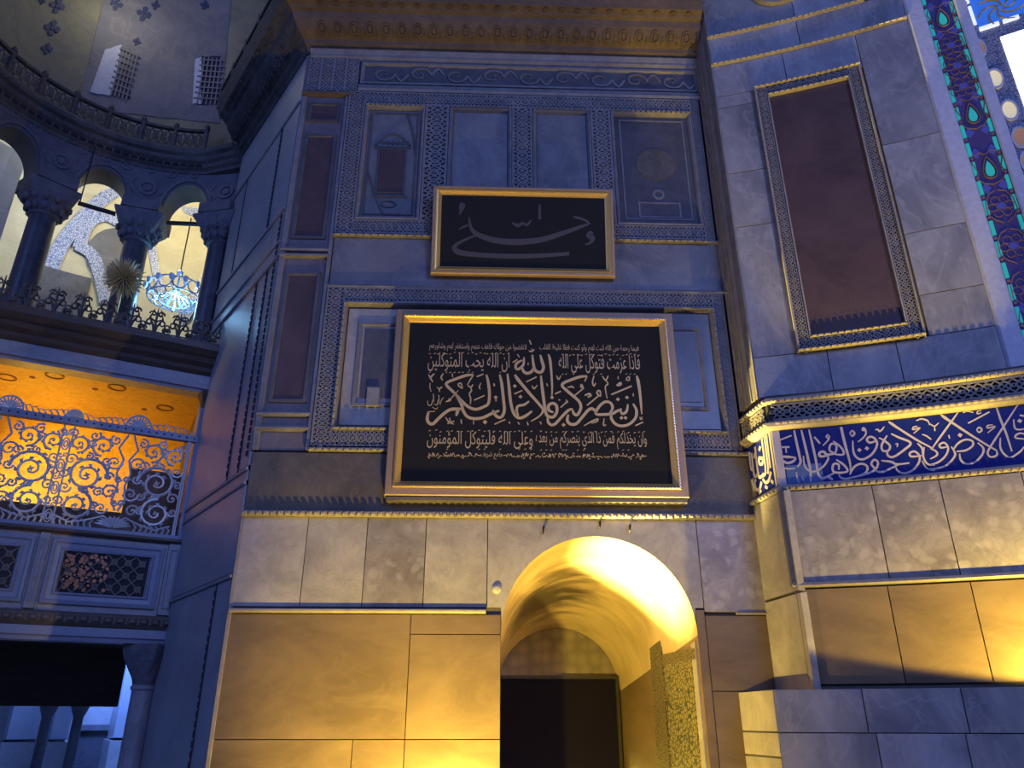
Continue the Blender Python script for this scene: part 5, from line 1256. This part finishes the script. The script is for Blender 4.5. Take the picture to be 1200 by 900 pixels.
def half(m, ax, s):
    """half a lattice bay: ax the palmette axis, s the side it grows to"""
    W = .86
    spiral(m, ax+s*.50, 5.10, .29, PI if s > 0 else 0, 1.9, -s, .021)
    spiral(m, ax+s*.56, 4.62, .235, PI/2, 1.8, s, .019)
    spiral(m, ax+s*.36, 5.60, .17, -PI/2, 1.6, s, .016); spiral(m, ax+s*.70, 5.58, .15, -PI/2, 1.6, -s, .016)
    spiral(m, ax+s*.16, 5.36, .12, 0, 1.4, s, .014, False); spiral(m, ax+s*.15, 4.88, .12, 0, 1.5, -s, .014); spiral(m, ax+s*.22, 4.62, .10, 0, 1.4, s, .013, False)
    spiral(m, ax+s*.76, 4.88, .09, 0, 1.4, s, .013, False); spiral(m, ax+s*.76, 5.32, .09, 0, 1.4, -s, .013, False)
    tube(m, [L.w(ax+s*a, b, 0) for a, b in ((.0, 4.42), (.16, 4.50), (.30, 4.44), (.42, 4.40), (.60, 4.36), (.8, 4.44))], .016, 5)
    tube(m, [L.w(ax+s*a, b, 0) for a, b in ((.02, 4.60), (.09, 4.76), (.05, 5.0), (.10, 5.2), (.04, 5.42), (.14, 5.6), (.04, 5.84))], .017, 5)
    for cx_, cz_, r, a0, sg in ((.27, 5.36, .07, 0, 1), (.80, 5.10, .07, PI, -1), (.30, 4.86, .07, 1, -1), (.52, 5.40, .06, 2, 1), (.06, 5.10, .05, 0, 1), (.80, 4.66, .07, PI, 1), (.32, 4.64, .06, 0, -1), (.50, 5.74, .08, 1, 1), (.20, 5.72, .08, 2, -1), (.80, 5.74, .07, 3, 1), (.05, 4.72, .05, 0, 1), (.50, 4.86, .05, 1, 1), (.20, 5.12, .07, 0, -1), (.52, 5.62, .06, 0, 1)):
        spiral(m, ax+s*cx_, cz_, r, a0, 1.4, s*sg, .013)
    for k in range(6):
        a = PI*(.08+.42*k/5)
        tube(m, [L.w(ax+s*.02, 4.34, 0), L.w(ax+s*.17*math.cos(a), 4.34+.13*math.sin(a), .03), L.w(ax+s*.26*math.cos(a), 4.34+.17*math.sin(a), .01)], [.012, .026, .006], 5)
    for k in range(7):
        x = .30+.08*k
        tube(m, [L.w(ax+s*x, 4.31, 0), L.w(ax+s*(x+.02), 4.37, .02), L.w(ax+s*(x-.03), 4.43, 0)], [.018, .018, .005], 4)
axes = (-1.05, -2.80)
for ax in axes:
    for s in (1, -1): lp('lattice_panel', 'lgilt', lambda m: half(m, ax, s))
lp('lattice_panel', 'lgilt', lambda m: half(m, -4.4, 1))
for u in (-.19, -.16+.0, -1.86, -2.0, -3.62, -3.74):
    lp('lattice_rod', 'lgilt', lambda m: tube(m, [L.w(u, 4.30, 0), L.w(u, 5.87, 0)], .014, 8), True)
def medallion(m, zc):
    for rr_ in (.05, .025): tube(m, [L.w(-1.93+rr_*math.cos(t), zc+rr_*1.9*math.sin(t), .005) for t in [2*PI*i/14 for i in range(14)]], .012, 5, True)
    for s in (-1, 1): spiral(m, -1.93+s*.03, zc+.17, .04, 0, 1.1, s, .010, False)
for zc in (4.42, 4.85, 5.2, 5.55): lp('medallion', 'lgilt', lambda m: medallion(m, zc))
# crest above the rail: shells and leaves
def shell(m, u, r):
    for k in range(11):
        a = PI*(k/10); tube(m, [L.w(u, 5.99, .01), L.w(u+r*.6*math.cos(a), 5.99+r*.62*math.sin(a), .03), L.w(u+r*math.cos(a), 5.99+r*1.05*math.sin(a), .01)], [.008, .017, .012], 5)
    tube(m, [L.w(u+r*1.05*math.cos(PI*k/14), 5.99+r*1.12*math.sin(PI*k/14), .01) for k in range(15)], .017, 5)
for u, r in ((-.98, .17), (-1.90, .11), (-2.78, .17), (-3.65, .11)): lp('crest_shell', 'lgilt', lambda m: shell(m, u, r))
def crestleaf(m):
    for i in range(46):
        u = -.16-.085*i; h = .04+.05*abs(math.sin(i*.37))
        tube(m, [L.w(u, 5.985, .005), L.w(u-.04, 5.985+h, .02), L.w(u+.02, 5.985+h*1.3, .01), L.w(u+.05, 5.985+h*.7, .005)], [.014, .014, .010, .005], 4)
lp('crest_leaves', 'lgilt', crestleaf)
# colonnette, entablature
def colonnette(u):
    c = L.w(u, 4.22, -.02)
    o = lp('colonnette', 'lblue', lambda m: lathe(m, c, [(.075, 0), (.075, .06), (.055, .09), (.052, 1.2), (.048, 2.20), (.062, 2.22), (.062, 2.25), (.05, 2.27)], 18), True)
    lp('colonnette_capital', 'lwood', lambda m: lathe(m, c, [(.05, 2.25), (.06, 2.36), (.10, 2.50), (.10, 2.56)], 16, 0, lambda z: max(0, min(1, (z-2.3)/.2))), parent=o)
for u in (-.055, -3.9): colonnette(u)
lp('frieze', 'lstone', lambda m: sweep(m, L, [(-.25, 6.76), (.04, 6.76), (.05, 6.80), (.09, 6.82), (.09, 6.86), (.05, 6.88), (.05, 7.08), (-.25, 7.08)], LW, .02))
lp('cornice', 'lwood', lambda m: sweep(m, L, [(-.3, 7.06), (.08, 7.07), (.12, 7.12), (.14, 7.18), (.22, 7.24), (.25, 7.30), (.23, 7.33), (.27, 7.36), (.34, 7.44), (.36, 7.54), (.33, 7.56), (-.3, 7.58)], LW, .30))
def wcrest(m):
    for i in range(13):
        u = .06-.37*i
        for q in (1, -1):
            for (ox, oz, r, sg) in ((.09, 7.76, .085, 1), (.06, 7.93, .06, -1), (.155, 7.65, .05, -1)):
                P = [(u+q*ox+q*sg*r*(1-t/13)*math.cos(t*.62+PI), oz+r*(1-t/13)*math.sin(t*.62)) for t in range(12)]
                tube(m, [L.w(a, b, .26) for a, b in P], .017, 4)
            tube(m, [L.w(u, 7.56, .26), L.w(u+q*.03, 7.7, .27), L.w(u+q*.1, 7.85, .27), L.w(u+q*.05, 8.02, .26)], [.02, .02, .016, .006], 5)
        tube(m, [L.w(u, 7.56, .26), L.w(u, 7.9, .26), L.w(u, 8.06, .26)], [.024, .018, .006], 5)
        tube(m, [L.w(u+.185+.04*math.cos(t), 7.70+.06*math.sin(t), .26) for t in [2*PI*k/10 for k in range(10)]], .014, 4, True)
    tube(m, [L.w(.26, 7.59, .26), L.w(-4.6, 7.59, .26)], .025, 5)
lp('roof_crest', 'lwood', wcrest)
lp('crest_finial', 'lwood', lambda m: lathe(m, L.w(.25, 7.56, .25), [(.06, 0), (.06, .1), (.03, .14), (.03, .28), (.06, .32), (.075, .38), (.05, .44), (.02, .47)], 12), True)
# floor, ceiling and walls of the loge
LD = -3.2
lp('ceiling', 'orange', lambda m: sbox(m, L, LW, .0, 6.88, 7.0, LD, -.2), label='orange gilded ceiling')
def cfn(a, b, dd): return L.w(a, 6.88-dd, b)
for px, py in ((8, 442), (64, 440), (137, 454), (193, 478)):
    rx, ry, rz_ = ray(px, py); t = (6.88-CAMZ)/rz_; wx, wy = rx*t, ry*t
    du = (wx-LP[0])*L.c+(wy-LP[1])*L.s; dn = (wx-LP[0])*L.s-(wy-LP[1])*L.c
    lp('ceiling_ring', 'odark', lambda m: ngon(m, cfn, du, dn, .15, 0, .012, 20, inner=.78))
    lp('ceiling_flower', 'odark', lambda m: [ngon(m, cfn, du-.33+.03*math.cos(k*1.257), dn-.25+.03*math.sin(k*1.257), .022, 0, .01, 5) for k in range(5)])
lp('roof', 'lwood', lambda m: sbox(m, L, LW, .0, 7.0, 7.58, LD, -.28))
lp('back_wall', 'orange', lambda m: sbox(m, L, LW, .0, 3.1, 6.9, LD-.15, LD))
lp('side_wall', 'frieze', lambda m: sbox(m, L, -.05, .0, 3.1, 6.9, LD, -.15))
lp('inner_screen', 'frieze', lambda m: sbox(m, L, -.95, -.06, 3.1, 5.70, -1.5, -1.4))
lp('inner_parapet', 'frieze', lambda m: sbox(m, L, LW, -.06, 3.1, 4.66, -.42, -.36))
lp('floor_deck', 'lwood', lambda m: sbox(m, L, LW, .02, 2.84, 3.09, LD-.15, -.2))
lp('rear_beam', 'lwood', lambda m: sbox(m, L, LW-2, -.35, 1.86, 2.84, LD-.1, LD+.05))
# supporting column at the right
def support(u):
    x, y, _ = L.w(u, 0, -.14); c = (x, y, 0)
    o = lp('support_column', 'lstone', lambda m: lathe(m, c, [(.25, .0), (.25, .12), (.19, .2), (.165, .3), (.155, 1.2), (.15, 2.03), (.175, 2.05), (.175, 2.09), (.15, 2.11)], 24), True)
    lp('column_capital', 'cap', lambda m: lathe(m, c, [(.15, 2.10), (.18, 2.2), (.25, 2.45), (.27, 2.60), (.27, 2.67)], 24, SA, lambda z: max(0, min(1, (z-2.2)/.3))), parent=o)
for u in (-.20, -4.2): support(u)
# golden sunburst finial on the loge roof
q = L.at(145, 326, -.62); sx, sy, sz = L.w(q[0], q[1], -.62)
SB = tag(empty('sunburst_finial', (sx, sy, 7.58)), 'golden sunburst ball of spikes on the roof of the loge', 'finial')
SB['_b'] = (sx, sy, 7.58)
def rays_(m):
    N = 260; r1 = .41
    for i in range(N):
        z = 1-2*(i+.5)/N; a = i*2.39996; r = math.sqrt(1-z*z); d = (r*math.cos(a), r*math.sin(a), z); l = r1*(.8+.2*random.random())
        tube(m, [(sx+d[0]*.08, sy+d[1]*.08, sz+d[2]*.08), (sx+d[0]*l*.7, sy+d[1]*l*.7, sz+d[2]*l*.7), (sx+d[0]*l, sy+d[1]*l, sz+d[2]*l)], [.022, .012, .003], 4)
o = on(SB, 'spikes', plain('bright_gilding', (.80, .64, .32), .4, .25), rays_); o['kind'] = 'stuff'
on(SB, 'core_ball', MT['gilt'], lambda m: lathe(m, (sx, sy, sz), [(.14*math.sin(PI*k/8)+.001, -.14*math.cos(PI*k/8)) for k in range(9)], 14), True)
on(SB, 'stem', MT['gilt'], lambda m: lathe(m, (sx, sy, 7.58), [(.10, 0), (.10, .05), (.03, .1), (.03, sz-7.58-.1)], 10), True)
# ------------------------------------------------------------------ aisle seen beneath the loge
K = Flat(L.w(-3, 0, -9), R(90-62)+.12, (-9, 9))
mb = MB(); sbox(mb, K, -7, 8, 0, 9, -.3, 0); struct(mb.build('wall_aisle', MT['flank']))
MT['pale'] = marble('pale_blue_pier', (.34, .38, .46), (.46, .50, .58), (.3, .3, .36), .6, .4, .1, .2, tint=.1)
for i, (xa, xb, d, lab) in enumerate(((2, 42, 1.6, 'pale square pier beneath the loge, leftmost one'), (53, 78, 1.9, 'narrow pale pier beneath the loge beside the dark doorway'), (128, 146, .78, 'pale pier slice beneath the loge beside its support column'))):
    a, b = K.at(xa, 880, d)[0], K.at(xb, 880, d)[0]
    cx0 = K.w((a+b)/2, 0, d-.3)
    t = tag(empty('aisle_pier', cx0), lab, 'pier', 'piers of the aisle behind the loge')
    on(t, 'pier_shaft', MT['pale'], lambda m: sbox(m, K, a, b, 1.25, 5, d-.6, d, .03))
    on(t, 'pier_base', MT['flank'], lambda m: sbox(m, K, a-.06, b+.06, 0, 1.25, d-.66, d+.06, .03))
for xa, xb, lab in ((40, 52, 'dark slim column beneath the loge between two pale piers'), (79, 88, 'dark slim column beneath the loge just left of the doorway')):
    c = K.at((xa+xb)/2, 880, 2.4); cw = K.w(c[0], 0, 2.4)
    t = tag(empty('aisle_column', cw), lab, 'column', 'dark columns of the aisle behind the loge')
    on(t, 'shaft', MT['darkstone'], lambda m: lathe(m, cw, [(.20, 0), (.20, .1), (.11, .2), (.10, 1.7), (.16, 1.85), (.24, 2.1), (.24, 4)], 16), True)
a, b = K.at(88, 880, .3)[0], K.at(124, 880, .3)[0]
m = MB(); sbox(m, K, a, b, 0, 1.42, .0, .10); D2 = struct(m.build('door_2', MT['darkstone']))
on(D2, 'door_frame', MT['gallery'], lambda m: (sbox(m, K, a-.14, a, 0, 1.56, 0, .2, .01), sbox(m, K, b, b+.14, 0, 1.56, 0, .2, .01), sbox(m, K, a, b, 1.42, 1.56, 0, .2, .01)))
# ------------------------------------------------------------------ tidy up
for o in bpy.data.objects:
    if '_b' in o: del o['_b']
